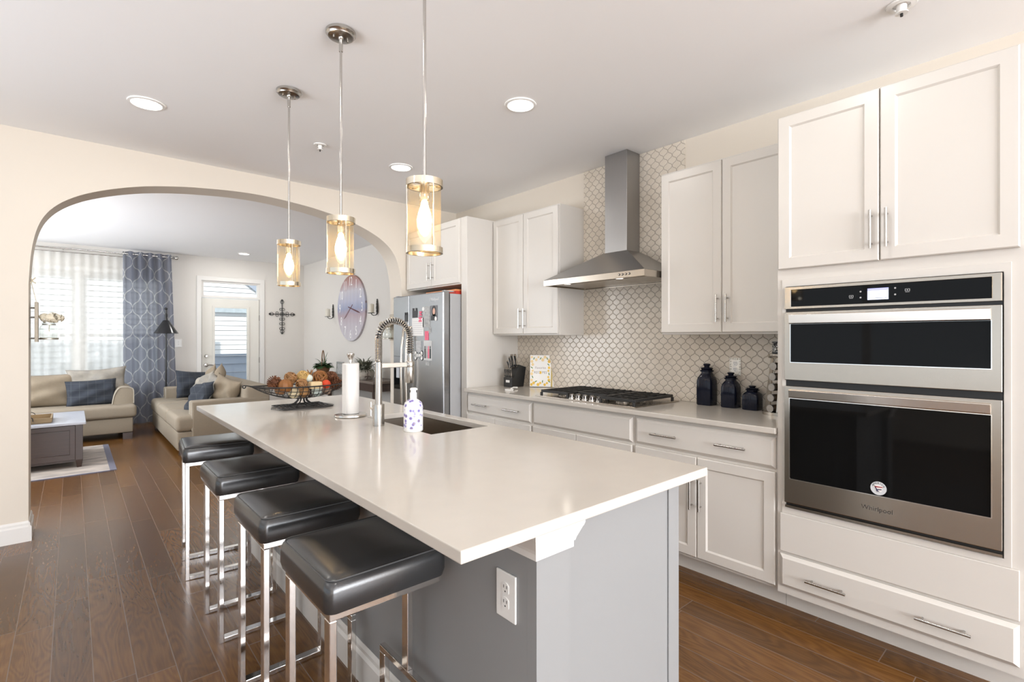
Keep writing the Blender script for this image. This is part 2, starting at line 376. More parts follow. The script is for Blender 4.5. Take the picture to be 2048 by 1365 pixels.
        for j in range(n):
            for i in range(n):
                a = j * (n + 1) + i; q = (a, a + 1, a + n + 2, a + n + 1); fs += [q[::-1], tuple(m + k for k in q)]
        s.add(vs, fs); return s
    def build(s, name, parent=None, bevel=0., seg=2, smooth=None, weld=False):
        me = bpy.data.meshes.new(name); o = bpy.data.objects.new(name, me); COL.objects.link(o)
        off = Vector((0, 0, 0))
        if parent is not None: o.parent = parent; off = WPOS[parent.name]; 
        WPOS[o.name] = off
        me.from_pydata([tuple(p - off) for p in s.v], [], s.f)
        for m in s.mats: me.materials.append(m)
        for p, k, q in zip(me.polygons, s.mi, s.sm): p.material_index = k; p.use_smooth = q if smooth is None else smooth
        if weld:
            md = o.modifiers.new('weld', 'WELD'); md.merge_threshold = .0004
        me.validate(); me.update()
        if any(p.use_smooth for p in me.polygons): me.set_sharp_from_angle(angle=math.radians(42))
        if seg >= 3 and bevel >= .012:
            for p in me.polygons: p.use_smooth = True
        if bevel:
            b = o.modifiers.new('bevel', 'BEVEL'); b.width = bevel; b.segments = seg; b.limit_method = 'ANGLE'; b.angle_limit = math.radians(40); b.harden_normals = False
        return o

def tag(o, label=None, cat=None, group=None, kind=None):
    if label: o['label'] = label
    if cat: o['category'] = cat
    if group: o['group'] = group
    if kind: o['kind'] = kind
    return o
def thing(name, label, cat, loc, group=None):
    o = bpy.data.objects.new(name, None); COL.objects.link(o); o.location = loc; o.empty_display_size = .05
    WPOS[o.name] = Vector(loc); return tag(o, label, cat, group)
def struct(mb, name, **k): return tag(mb.build(name, **k), kind='structure')
def dup(src, loc, rz=None, label=None, parent=None):
    c = src.copy(); COL.objects.link(c); WPOS[c.name] = Vector(loc) if loc is not None else Vector()
    if parent is not None: c.parent = parent
    if loc is not None: c.location = loc
    if rz is not None: c.rotation_euler = (0, 0, rz)
    if label: c['label'] = label
    for ch in list(src.children): dup(ch, None, None, None, c)
    return c
def text(body, size, loc, right, up, mat, name, parent=None, ext=.0006, align='CENTER'):
    cu = bpy.data.curves.new(name, 'FONT'); cu.body = body; cu.size = size; cu.extrude = ext; cu.align_x = align; cu.align_y = 'CENTER'; cu.resolution_u = 3
    t = bpy.data.objects.new(name + '_src', cu); me = bpy.data.meshes.new_from_object(t)
    bpy.data.objects.remove(t); bpy.data.curves.remove(cu)
    r, u = Vector(right), Vector(up); n = r.cross(u); mt = Matrix((r, u, n)).transposed().to_4x4(); mt.translation = Vector(loc)
    off = WPOS[parent.name] if parent is not None else Vector()
    me.transform(Matrix.Translation(-off) @ mt); me.materials.clear(); me.materials.append(mat); me.name = name
    o = bpy.data.objects.new(name, me); COL.objects.link(o)
    if parent is not None: o.parent = parent
    WPOS[o.name] = off; return o
FX = dict(right=(0, -1, 0), up=(0, 0, 1))      # writing on faces that look toward -x
def arc(c, r, a0, a1, n, ax=(1, 0, 0), ay=(0, 0, 1)):
    c, ax, ay = Vector(c), Vector(ax), Vector(ay)
    return [c + ax * r * cos(a0 + (a1 - a0) * i / n) + ay * r * sin(a0 + (a1 - a0) * i / n) for i in range(n + 1)]

# ================================================================== SETTING
H = 2.752
XW, XL, YA, TA, YB = 3.247, 3.38, 4.665, .25, 9.99
KX0, KY0, LX0 = -3.1, -5.8, -2.9
struct(MB(FLOOR).box(-3.4, 3.7, -6.2, 10.2, -.12, 0), 'floor')
struct(MB(CEIL).box(-3.4, 3.7, -6.2, 10.2, H, H + .15), 'ceiling')
struct(MB(WALL).box(XW, 3.6, -6.0, YA + TA, 0, H), 'wall_right')
struct(MB(WALLL).box(LX0 + 6.28, 3.6, YA + TA, 10.15, 0, H), 'wall_living_right')
struct(MB(WALLL).box(LX0 - .2, LX0, YA + TA, 10.15, 0, .55).box(LX0 - .2, LX0, YA + TA, 10.15, 2.45, H).box(LX0 - .2, LX0, YA + TA, 5.75, .55, 2.45).box(LX0 - .2, LX0, 9.05, 10.15, .55, 2.45), 'wall_living_left')  # unseen window opening added to light the living room
# wall with the arched opening
PR = [(0, 2.582), (.12, 2.577), (.25, 2.562), (.36, 2.545), (.5, 2.512), (.6, 2.478), (.7, 2.432), (.79, 2.378), (.86, 2.318), (.91, 2.255), (.945, 2.185), (.967, 2.11), (.982, 2.02), (.993, 1.9), (1, 1.72)]
ac, ah = 1.174, 1.394
apts = [(ac - ah * t, z) for t, z in PR[::-1]] + [(ac + ah * t, z) for t, z in PR[1:]]
def smooth_pts(p, k=3):
    out = []
    for i in range(len(p) - 1):
        a, b, c, d = p[max(i - 1, 0)], p[i], p[i + 1], p[min(i + 2, len(p) - 1)]
        for j in range(k):
            t = j / k; out.append(tuple(.5 * ((2 * b[q]) + (c[q] - a[q]) * t + (2 * a[q] - 5 * b[q] + 4 * c[q] - d[q]) * t * t + (3 * b[q] - a[q] - 3 * c[q] + d[q]) * t ** 3) for q in (0, 1)))
    return out + [p[-1]]
apts = smooth_pts(apts)
aw = MB(WALL); aw.smooth = True
aw.prism([(KX0 - .2, 0), (ac - ah, 0)] + apts + [(ac + ah, 0), (XW + .02, 0), (XW + .02, H), (KX0 - .2, H)], 'y', YA, YA + TA)
struct(aw, 'wall_arch')
# wall behind the camera, with windows; dining-side windows are added for light
struct(MB(WALL).box(-3.3, 3.6, KY0 - .2, KY0, 0, .38).box(-3.3, 3.6, KY0 - .2, KY0, 2.52, H).box(-3.3, -1.8, KY0 - .2, KY0, .38, 2.52).box(3.2, 3.6, KY0 - .2, KY0, .38, 2.52), 'wall_back')
struct(MB(WALL).box(KX0 - .2, KX0, -6.0, YA, 0, .5).box(KX0 - .2, KX0, -6.0, YA, 2.35, H).box(KX0 - .2, KX0, -6.0, -2.5, .5, 2.35).box(KX0 - .2, KX0, 4.3, YA, .5, 2.35), 'wall_left')
for i, (ax, o, a) in enumerate((('y', (-1.8, 3.2, .38, 2.52), KY0 - .12), ('x', (-2.5, 4.3, .5, 2.35), KX0 - .12), ('x', (5.75, 9.05, .55, 2.45), LX0 - .12))):
    wm = MB(TRIM); n = 3; w = (o[1] - o[0]) / n
    for k in range(n): wm.ring(ax, (o[0] + k * w, o[0] + (k + 1) * w, o[2], o[3]), (o[0] + k * w + .05, o[0] + (k + 1) * w - .05, o[2] + .06, o[3] - .06), a, a + .06)
    wo = struct(wm, 'window_%d' % (i + 2))  # the side-wall windows are unseen, added along with their lamps
# far wall with window and door openings
WX0, WX1, WZ0, WZ1 = -2.05, 1.15, .60, 2.36
DX0, DX1, DZ = 1.665, 2.595, 2.345
fw = MB(WALLL)
for a, b, c, d in ((LX0, WX0, 0, H), (WX0, WX1, 0, WZ0), (WX0, WX1, WZ1, H), (WX1, DX0, 0, H), (DX0, DX1, DZ, H), (DX1, LX, 0, H) if False else (DX1, XL + .2, 0, H)): fw.box(a, b, YB, YB + .16, c, d)
struct(fw, 'wall_far')
# unseen storey added above to cast shade on the siding, and the ground outside
struct(MB(SIDING).box(-3.4, 3.7, -6.2, 10.2, H + .16, 5.95), 'added_upper_shell')
struct(MB(GROUND).box(-14, 18, 10.21, 24, -.3, -.12), 'ground')
# baseboards
def baseprof(h=.135, t=.016): return [(0, 0), (t, 0), (t, h * .72), (t * .55, h * .80), (t * .55, h * .90), (t * .2, h), (0, h)]
bb = MB(TRIM)
bb.prism([(YA - p, z) for p, z in baseprof()], 'x', KX0, ac - ah)
bb.prism([(ac - ah + p, z) for p, z in baseprof()], 'y', YA - .016, YA + TA + .016)
struct(bb, 'baseboard_arch_left')
bb = MB(TRIM); bb.prism([(YB - p, z) for p, z in baseprof()], 'x', LX0, DX0 - .07); bb.prism([(YB - p, z) for p, z in baseprof()], 'x', DX1 + .07, XL)
struct(bb, 'baseboard_far')
bb = MB(TRIM); bb.prism([(XL - p, z) for p, z in baseprof()], 'y', YA + TA, YB)
struct(bb, 'baseboard_living_right')

# living room window (double hung, three units)
wn = tag(MB(TRIM).ring('y', (WX0 - .07, WX1 + .07, WZ0 - .07, WZ1 + .07), (WX0, WX1, WZ0, WZ1), YB - .018, YB - .001).build('window_1', bevel=.003), kind='structure')
WPOS['window_1'] = Vector()
wf = MB(TRIM); ws = MB(TRIM); wg = MB(GLASS); uw = (WX1 - WX0) / 3
for k in range(3):
    a, b = WX0 + k * uw, WX0 + (k + 1) * uw
    wf.ring('y', (a, b, WZ0, WZ1), (a + .05, b - .05, WZ0 + .05, WZ1 - .05), YB + .03, YB + .13)
    ws.ring('y', (a + .05, b - .05, 1.37, WZ1 - .05), (a + .09, b - .09, 1.42, WZ1 - .09), YB + .085, YB + .12)
    ws.ring('y', (a + .05, b - .05, WZ0 + .05, 1.41), (a + .09, b - .09, WZ0 + .10, 1.37), YB + .05, YB + .084)
    wg.box(a + .09, b - .09, YB + .10, YB + .103, 1.42, WZ1 - .09).box(a + .09, b - .09, YB + .066, YB + .069, WZ0 + .10, 1.37)
wf.build('window_frame', wn); ws.build('sash', wn); wg.build('glass_pane', wn)
MB(TRIM).box(WX0 - .1, WX1 + .1, YB - .06, YB - .019, WZ0 - .03, WZ0).build('window_sill', wn, bevel=.004)

# glazed door with transom
dn = tag(MB(TRIM).ring('y', (DX0 - .07, DX1 + .07, -.08, DZ + .075), (DX0, DX1, -.07, DZ), YB - .02, YB - .001).build('door_1', bevel=.004), kind='structure')
WPOS['door_1'] = Vector()
MB(TRIM).ring('y', (DX0, DX1, 2.055, DZ), (DX0 + .04, DX1 - .04, 2.095, DZ - .03), YB + .02, YB + .10).build('transom_frame', dn)
MB(GLASS).box(DX0 + .04, DX1 - .04, YB + .06, YB + .064, 2.095, DZ - .03).build('transom_pane', dn)
gl = (1.868, 2.385, .25, 1.885)
sl = MB(DOORP).ring('y', (DX0 + .012, DX1 - .012, .012, 2.045), gl, YB + .03, YB + .075).build('door_slab', dn, bevel=.002)
WPOS['door_slab'] = Vector()
MB(DOORP).ring('y', (gl[0] - .035, gl[1] + .035, gl[2] - .035, gl[3] + .035), (gl[0] + .005, gl[1] - .005, gl[2] + .005, gl[3] - .005), YB + .016, YB + .03).build('glazing_bead', sl, bevel=.003)
MB(GLASS).box(gl[0], gl[1], YB + .05, YB + .055, gl[2], gl[3]).build('glass_pane', sl)
k = MB(NICKEL); k.smooth = True
k.lathe([(.0, YB - .018), (.02, YB - .018), (.028, YB + .0), (.032, YB + .02), (.032, YB + .03)], (1.742, 0, 1.04), 16, 'y'); k.build('deadbolt', sl)
k = MB(NICKEL); k.smooth = True
k.lathe([(.0, YB + .0), (.028, YB + .004), (.034, YB + .02), (.034, YB + .03)], (1.742, 0, .885), 16, 'y'); k.cyl((1.742, YB + .01, .885), (1.742, YB - .035, .885), .011)
k.tube([(1.742, YB - .035, .885), (1.78, YB - .038, .89), (1.82, YB - .036, .887), (1.85, YB - .03, .88)], [.011, .010, .008, .006]); k.build('door_lever', sl)
for z in (1.72, .95, .25): MB(NICKEL).box(DX1 - .012, DX1 - .001, YB + .015, YB + .032, z - .05, z + .05).build('hinge', sl)
MB(BLACK).box(DX0 - .004 + .008, DX0 + .012, YB + .03, YB + .07, .85, 1.07).build('strike_plate', dn)

# ceiling: lights and sprinklers
def downlight(x, y, label, e=3.5, r=.078):
    t = thing('recessed_light', label, 'ceiling light', (x, y, H), 'round recessed ceiling lights')
    m = MB(WPLAST); m.smooth = True; m.lathe([(r + .016, H - .001), (r + .014, H - .006), (r, H - .009), (r - .003, H - .003)], (x, y, 0), 32, caps=False); m.build('trim_ring', t)
    m = MB(LENS); m.smooth = True; m.lathe([(r - .002, H - .0005), (r - .002, H - .005), (r * .5, H - .007), (.001, H - .0075)], (x, y, 0), 32); m.build('lens', t)
    light('recessed_lamp', 'AREA', (x, y, H - .02), e, (1, .975, .93), (0, 0, 0), shape='DISK', size=2 * r - .02)
    return t
downlight(.332, 3.674, 'round white recessed ceiling light nearest the left end of the arch wall')
downlight(2.015, 2.228, 'round white recessed ceiling light in front of the range hood')
downlight(2.02, 3.687, 'round white recessed ceiling light behind the front pendant lamp')
downlight(2.146, 9.2, 'small round recessed ceiling light in the living room above the glazed door', 8)
for x, y in ((1.9, .77), (.3, 1.9), (.3, .1), (-1.6, 1.8), (-1.6, -1.0), (.6, -1.8), (2.1, -1.6), (.3, -3.6), (-1.6, -3.6), (2.1, -3.6)): downlight(x, y, 'round white recessed ceiling light outside the picture on the near side of the kitchen')
downlight(-1.0, 6.4, 'round recessed ceiling light of the living room added unseen behind the arch wall', 16)  # unseen lamp added to light the living room
def sprinkler(x, y, label, r):
    t = thing('fire_sprinkler', label, 'sprinkler', (x, y, H), 'ceiling fire sprinklers')
    m = MB(WPLAST); m.smooth = True; m.lathe([(r, H - .001), (r * .95, H - .007), (r * .6, H - .009), (r * .55, H - .003)], (x, y, 0), 24, caps=False); m.build('escutcheon', t)
    m = MB(WPLAST); m.smooth = True; m.lathe([(r * .32, H), (r * .34, H - .02), (r * .2, H - .032), (r * .42, H - .034), (r * .42, H - .038)], (x, y, 0), 16); m.build('sprinkler_head', t)
    m = MB(BLACK); m.cyl((x, y, H - .038), (x, y, H - .05), r * .1, 8); m.build('fusible_link', t)
sprinkler(1.345, 3.641, 'small white fire sprinkler on the ceiling between the back and middle pendant rods', .045)
sprinkler(2.608, .511, 'white fire sprinkler on the ceiling above the oven tower', .055)

# ================================================================== KITCHEN RUN ON THE RIGHT WALL
tl = MB(TILE).box(XW - .009, XW - .0005, 1.008, 3.62, .915, 1.40).box(XW - .009, XW - .0005, 1.862, 2.787, 1.40, H - .002)
struct(tl, 'wall_tile')
def handle(mb, p, q, out=(-1, 0, 0), so=.03, r=.0058):
    p, q, o = Vector(p), Vector(q), Vector(out); d = (q - p).normalized()
    mb.smooth = True; mb.cyl(p + o * so, q + o * so, r, 12)
    for e in (p + d * .022, q - d * .022): mb.cyl(e, e + o * so, r * .75, 8)
    return mb
SH = [(0, .004), (.004, 0), (.052, 0), (.060, .008), (.064, .008)]
SLAB = [(0, .014), (.012, .004), (.016, 0)]
def door(par, y0, y1, z0, z1, xf, hy=None, hz=None, name='door'):
    d = MB(CAB).nest(y0, y1, z0, z1, xf, SH).build(name, par)
    if hy is not None: handle(MB(NICKEL), (xf + .001, hy, hz[0]), (xf + .001, hy, hz[1])).build('handle', d)
    return d
def drawer(par, y0, y1, z0, z1, xf, hs=(), hz=0):
    d = MB(CAB).nest(y0, y1, z0, z1, xf, SLAB).build('drawer', par)
    for a, b in hs: handle(MB(NICKEL), (xf + .001, a, hz), (xf + .001, b, hz)).build('handle', d)
    return d
XU = 2.925
def upper(y0, y1, label, seam, hy, hz, z0=1.38, z1=2.44, xf=XU):
    t = thing('wall_cabinet', label, 'cabinet', (XW, (y0 + y1) / 2, z0), 'white wall cabinets')
    MB(CAB).box(xf + .021, XW - .001, y0, y1, z0, z1).build('cabinet_body', t, bevel=.002)
    door(t, seam + .002, y1 - .006, z0 + .012, z1 - .012, xf, hy[1], hz); door(t, y0 + .006, seam - .002, z0 + .012, z1 - .012, xf, hy[0], hz)
    return t
upper(2.787, 3.618, 'white two-door wall cabinet left of the range hood', 3.203, (3.174, 3.234), (1.44, 1.61))
upper(1.008, 1.858, 'white two-door wall cabinet between the range hood and the oven tower', 1.441, (1.403, 1.463), (1.453, 1.618))
upper(3.702, 4.655, 'white two-door cabinet above the refrigerator', 4.172, (4.135, 4.207), (1.915, 2.08), 1.842, 2.44, 2.61)
fp = thing('refrigerator_surround', 'tall white side panel between the refrigerator and the counter', 'cabinet panel', (2.94, 3.66, 0))
MB(CAB).box(2.655, XW - .001, 3.62, 3.70, 0, 2.44).build('side_panel', fp, bevel=.002)
MB(CAB).box(2.632, 2.655, 3.618, 3.702, 0, 2.44).build('face_stile', fp, bevel=.003)

XB = 2.622
def base(y0, y1, label, hs, seam, hy, dz=.862):
    t = thing('base_cabinet', label, 'cabinet', (2.95, (y0 + y1) / 2, 0), 'white base cabinets along the right wall')
    MB(CAB).box(XB + .021, XW - .011, y0, y1, .11, .883).build('cabinet_body', t, bevel=.002)
    MB(CAB).box(2.73, 2.745, y0, y1, 0, .11).build('toe_kick', t)
    drawer(t, y0 + .012, y1 - .012, .706, dz, XB, hs, .784)
    door(t, y0 + .012, seam - .002, .130, .690, XB, hy[0] if hy else None, (.40, .575)); door(t, seam + .002, y1 - .012, .130, .690, XB, hy[1] if hy else None, (.40, .575))
    return t
base(2.775, 3.618, 'white base cabinet with a two-handled drawer nearest the refrigerator', ((3.31, 3.50), (2.90, 3.09)), 3.22, (3.19, 3.25))
base(1.856, 2.774, 'white base cabinet with a plain front below the cooktop', (), 2.33, (2.30, 2.36))
base(1.008, 1.855, 'white base cabinet with a two-handled drawer next to the oven tower', ((1.549, 1.721), (1.155, 1.32)), 1.436, (1.409, 1.463))
tag(MB(QUARTZ).box(2.597, XW - .0095, 1.009, 3.6175, .884, .914).build('wall_worktop', bevel=.004), 'long off-white quartz worktop running along the right wall', 'worktop')

# oven tower
TY0, TY1 = .13, 1.006
tw = thing('oven_tower_cabinet', 'tall white cabinet that houses the double wall oven', 'cabinet', (2.95, .57, 0))
XT = 2.622
tb = MB(CAB)
tb.box(XT, XW - .001, TY0, TY1, .11, .515).box(XT, XW - .001, TY0, TY1, 1.635, 2.44).box(XT, XW - .001, TY0, .206, .515, 1.635).box(XT, XW - .001, .966, TY1, .515, 1.635).box(3.2, XW - .001, .206, .966, .515, 1.635)
tb.build('cabinet_body', tw)
MB(CAB).box(2.73, 2.745, TY0, TY1, 0, .11).build('toe_kick', tw)
MB(CAB).ring('x', (.184, .985, .505, 1.642), (.206, .966, .535, 1.606), XT - .006, XT - .0005).build('oven_surround', tw, bevel=.002)
drawer(tw, .163, .992, .148, .305, 2.6, ((.705, .868), (.292, .463)), .221)
MB(CAB).box(XT - .012, XT - .001, .163, .992, .318, .505).build('filler_panel', tw, bevel=.003)
door(tw, .588, .998, 1.692, 2.432, 2.6, .614, (1.743, 1.907)); door(tw, .162, .584, 1.692, 2.432, 2.6, .558, (1.743, 1.907))

# double wall oven
ov = thing('wall_oven', 'stainless steel double wall oven built into the white tower', 'oven', (2.7, .585, .54))
OY0, OY1 = .208, .964
MB(BLACK).box(2.616, 3.1, OY0, OY1, .537, 1.604).build('oven_body', ov)
XO = 2.592
cp = MB(STEEL).ring('x', (OY0, OY1, 1.497, 1.602), (.236, .936, 1.508, 1.588), XO, 2.615).build('control_panel', ov, bevel=.002)
MB(BLKGL).box(XO + .003, 2.615, .236, .936, 1.508, 1.588).build('control_glass', cp)
sc = MB(M('lit_screen', (.6, .65, .9), .3, emit=(.72, .78, 1.0), es=.9, var=.02)).box(XO + .0005, XO + .003, .553, .627, 1.523, 1.572)
sc.use(M('screen_header', (.3, .3, .6), .3, emit=(.38, .40, .78), es=.8, var=.02)).box(XO + .0002, XO + .001, .553, .627, 1.562, 1.572)
sc.use(M('screen_line', (.2, .2, .2), .3, var=.05)).box(XO + .0002, XO + .001, .557, .623, 1.5455, 1.5465).box(XO + .0002, XO + .001, .558, .60, 1.528, 1.530)
sc.build('display', cp)
GREYI = M('grey_icon_print', (.45, .45, .45), .4, var=.05)
ic = MB(GREYI)
for y, z in ((.688, 1.542), (.489, 1.557)):
    ic.ring('x', (y - .008, y + .008, z - .005, z + .005), (y - .0065, y + .0065, z - .0038, z + .0038), XO + .002, XO + .003).box(XO + .002, XO + .003, y - .007, y + .007, z - .009, z - .0078)
    ic.cyl((XO + .002, y, z), (XO + .003, y, z), .002, 10)
for y, z in ((.653, 1.561), (.653, 1.535), (.53, 1.568), (.53, 1.541)): ic.cyl((XO + .002, y, z), (XO + .003, y, z), .0035, 10)
ic.build('icons', cp)
def oven_door(name, z0, z1, iy, iz, hz):
    d = MB(STEEL).ring('x', (OY0, OY1, z0, z1), (iy[0], iy[1], iz[0], iz[1]), XO, 2.615).build(name, ov, bevel=.002)
    MB(BLKGL).box(XO + .004, 2.615, iy[0], iy[1], iz[0], iz[1]).build('oven_glass', d)
    h = MB(M('satin_handle_steel', (.80, .76, .71), .22, 1., var=.03, stretch=(1, 1, 40))); h.prism([(XO - .012, hz[0]), (XO - .0005, hz[0] - .004), (XO + .0, hz[1]), (XO - .016, hz[1] - .004)], 'y', .238, .942); h.build('door_handle', d, bevel=.0015)
    MB(M('bright_trim', (.9, .88, .84), .15, 1., var=.02)).ring('x', (iy[0] - .003, iy[1] + .003, iz[0] - .003, iz[1] + .003), (iy[0], iy[1], iz[0], iz[1]), XO - .0012, XO + .004).build('glass_trim', d)
    return d
oven_door('upper_door', 1.156, 1.482, (.238, .936), (1.243, 1.424), (1.428, 1.473))
ld = oven_door('lower_door', .566, 1.127, (.238, .94), (.684, 1.068), (1.075, 1.114))
st = MB(M('silver_sticker', (.62, .64, .66), .35, var=.03)); st.cyl((XO + .0005, .588, .715), (XO + .004, .588, .715), .0285, 28)
st.use(WPLAST).prism([(.606, .722), (.600, .730), (.572, .728), (.576, .704), (.590, .698)], 'x', XO - .0002, XO + .001)
st.use(M('sticker_red', (.35, .06, .07), .4, var=.05)).prism([(.603, .724), (.572, .724), (.574, .720), (.60, .718)], 'x', XO - .0006, XO + .001)
st.use(M('sticker_blue', (.03, .03, .09), .4, var=.05)).prism([(.604, .729), (.592, .712), (.576, .714), (.576, .710), (.594, .707), (.599, .715)], 'x', XO - .0006, XO + .001).prism([(.596, .710), (.588, .705), (.582, .700), (.594, .702)], 'x', XO - .0006, XO + .001)
sto = st.build('round_sticker', ld)
for i, ch in enumerate('AMERICA'):
    a = math.radians(150 - i * 20); y, z = .588 - .022 * cos(a), .715 + .022 * sin(a)
    rr = a - PI / 2
    text(ch, .011, (XO + .0002, y, z), (0, -cos(rr), sin(rr)), (0, sin(rr), cos(rr)), INK, 'lettering', sto, .0002)
text('Whirlpool', .027, (XO - .0004, .593, .624), (0, -1, 0), (0, 0, 1), M('dark_logo', (.10, .09, .08), .3, 1., var=.05), 'logo', ld, .0006)
text('Whirlpool', .027, (XO - .0002, .5925, .6235), (0, -1, 0), (0, 0, 1), CHROME, 'logo_edge', ld, .0004)
bt = MB(STEEL).box(2.60, 2.64, OY0, OY1, .541, .552).build('bottom_vent_trim', ov)

# ================================================================== RANGE HOOD
CY = 2.326
hd = thing('range_hood', 'stainless steel chimney range hood on the tiled wall above the cooktop', 'range hood', (XW - .01, CY, 1.758))
x0, ya, yb2 = 2.76, 1.868, 2.784
xb = XW - .0095
c0, cy0, cy1, cz = 3.077, 2.2335, 2.437, 2.004
cn = MB(STEELD)
cn.add([(x0, ya, 1.803), (x0, yb2, 1.803), (xb, yb2, 1.803), (xb, ya, 1.803), (c0 - .012, cy0 - .012, cz), (c0 - .012, cy1 + .012, cz), (xb, cy1 + .012, cz), (xb, cy0 - .012, cz)],
       [(0, 4, 5, 1), (1, 5, 6, 2), (2, 6, 7, 3), (3, 7, 4, 0), (4, 7, 6, 5), (0, 1, 2, 3)])
cno = cn.build('canopy', hd, bevel=.002)
MB(STEELD).box(c0, xb, cy0, cy1, cz + .0005, H - .001).build('chimney_duct', hd, bevel=.0015)
MB(STEEL).ring('z', (x0, xb, ya, yb2), (x0 + .012, xb - .005, ya + .012, yb2 - .012), 1.758, 1.8025).build('lip_band', hd, bevel=.0015)
un = MB(STEELD).box(x0 + .012, xb - .005, ya + .012, yb2 - .012, 1.775, 1.785).build('underside', hd)
for a, b in ((ya + .04, CY - .155), (CY - .15, CY + .15), (CY + .155, yb2 - .04)):
    MB(STEEL).box(x0 + .10, xb - .03, a, b, 1.766, 1.7745).build('grease_filter', un, bevel=.002)
for y in (CY - .22, CY + .26):
    b = MB(STEEL); b.smooth = True; b.cyl((x0 + .055, y, 1.764), (x0 + .055, y, 1.7745), .034, 20); b.use(HLENS).cyl((x0 + .055, y, 1.7625), (x0 + .055, y, 1.7645), .026, 20); b.build('hood_lamp', un)
    light('hood_spot', 'AREA', (x0 + .055, y, 1.758), .12, (1, .93, .82), (0, 0, 0), shape='DISK', size=.05)
for i in range(4):
    b = MB(BLACK); b.smooth = True; b.cyl((x0 - .003, 1.985 + .027 * i, 1.782), (x0 + .001, 1.985 + .027 * i, 1.782), .0075, 14); b.use(CHROME).cyl((x0 - .005, 1.985 + .027 * i, 1.782), (x0 - .002, 1.985 + .027 * i, 1.782), .0045, 12); b.build('push_button', hd)

# ================================================================== COOKTOP
ck = thing('gas_cooktop', 'five-burner gas cooktop with black iron grates in the wall worktop', 'cooktop', (2.92, CY, .914))
KX0c, KX1c, KY0c, KY1c = 2.662, 3.185, 1.872, 2.778
MB(STEEL).box(KX0c, KX1c, KY0c, KY1c, .9142, .922).build('steel_tray', ck, bevel=.003)
for x, y, r in ((2.80, 2.06, .04), (3.06, 2.06, .035), (2.93, CY, .05), (2.80, 2.60, .035), (3.06, 2.60, .04)):
    b = MB(STEEL); b.smooth = True; b.lathe([(r + .015, .922), (r + .012, .932), (r, .934)], (x, y, 0), 20); b.use(IRON).lathe([(r * .9, .934), (r * .9, .942), (r * .7, .945)], (x, y, 0), 20); b.build('burner', ck)
def grate(y0, y1, x0g, x1g):
    g = MB(IRON); z0, z1 = .945, .963; w = .006
    for y in (y0, y1): g.box(x0g, x1g, y - w, y + w, z0, z1)
    for x in (x0g, x1g): g.box(x - w, x + w, y0, y1, z0, z1)
    n = 5
    for i in range(1, n):
        y = y0 + (y1 - y0) * i / n; g.box(x0g, x1g, y - .004, y + .004, z0 + .004, z1 + .004)
    for i in range(1, 4):
        x = x0g + (x1g - x0g) * i / 4; g.box(x - .004, x + .004, y0, y1, z0 + .002, z1 + .001)
    for x in (x0g, x1g):
        for y in (y0, y1): g.box(x - .008, x + .008, y - .008, y + .008, .9205, z0)
    g.build('grate', ck, bevel=.0015, seg=1)
grate(1.905, 2.175, 2.70, 3.15); grate(2.193, 2.46, 2.80, 3.15); grate(2.478, 2.745, 2.70, 3.15)
for i, y in enumerate((2.20, 2.263, 2.326, 2.389, 2.452)):
    b = MB(CHROME); b.smooth = True; b.lathe([(.022, .922), (.022, .926), (.017, .929), (.017, .95), (.014, .953)], (2.715, y, 0), 18); b.box(2.697, 2.733, y - .005, y + .005, .945, .958); b.build('burner_knob', ck)

# ================================================================== ITEMS ON THE WALL WORKTOP
ZC = .9142
def yrot(a, c): return Matrix.Translation(c) @ Matrix.Rotation(a, 4, 'Z')
# knife block: a slanted black block seen from its front, steel-handled knives
kb = thing('knife_block', 'black wooden knife block full of steel-handled knives beside the tall panel', 'knife block', (3.05, 3.44, ZC))
bm = MB(BLACK)
bx, by = 3.0, 3.44
bm.prism([(bx - .045, ZC), (bx + .10, ZC), (bx + .13, 1.09), (bx + .05, 1.115), (bx - .02, 1.0), (bx - .045, 1.0)], 'y', by - .055, by + .055)
kbo = bm.build('block', kb, bevel=.003)
MB(WPLAST).box(bx - .0475, bx - .0455, by - .028, by + .022, .955, .977).build('maker_plate', kb, bevel=.001)
kn = 0
def knife(p, d, ln, w, label):
    p, d = Vector(p), Vector(d).normalized(); q = p + d * ln
    t = thing('kitchen_knife', label, 'knife', p, 'steel-handled knives in the block')
    m = MB(STEEL); m.smooth = True; m.tube([p, p + d * ln * .3, p + d * ln * .75, q], [w * .75, w, w * .8, w * 1.05], 10); m.build('handle', t)
    m = MB(BLACK); m.tube([p + d * .004 + Vector((-w, 0, 0)) * .3, p + d * ln * .9 + Vector((-w, 0, 0)) * .3], w * .82, 8); m.build('grip_inlay', t)
for i in range(5):
    knife((bx - .036, by + .042 - .021 * i, 1.0005), (-.12, -.03, 1), .085, .0062, 'short steak knife in the lower row of the block, %s from the left' % ('first', 'second', 'third', 'fourth', 'fifth')[i])
knife((bx + .02, by + .038, 1.068), (-.35, .12, 1), .09, .008, 'slim steel knife at the left of the block leaning out over its side')
knife((bx + .03, by + .028, 1.085), (-.3, .04, 1), .105, .009, 'steel-handled knife in the top row of the block just right of the leaning one')
knife((bx + .035, by + .006, 1.092), (-.28, -.02, 1), .12, .012, 'widest steel-handled knife standing tallest in the middle of the block')
knife((bx + .04, by - .03, 1.098), (-.28, -.05, 1), .115, .012, 'broad steel-handled knife at the right end of the top row of the block')
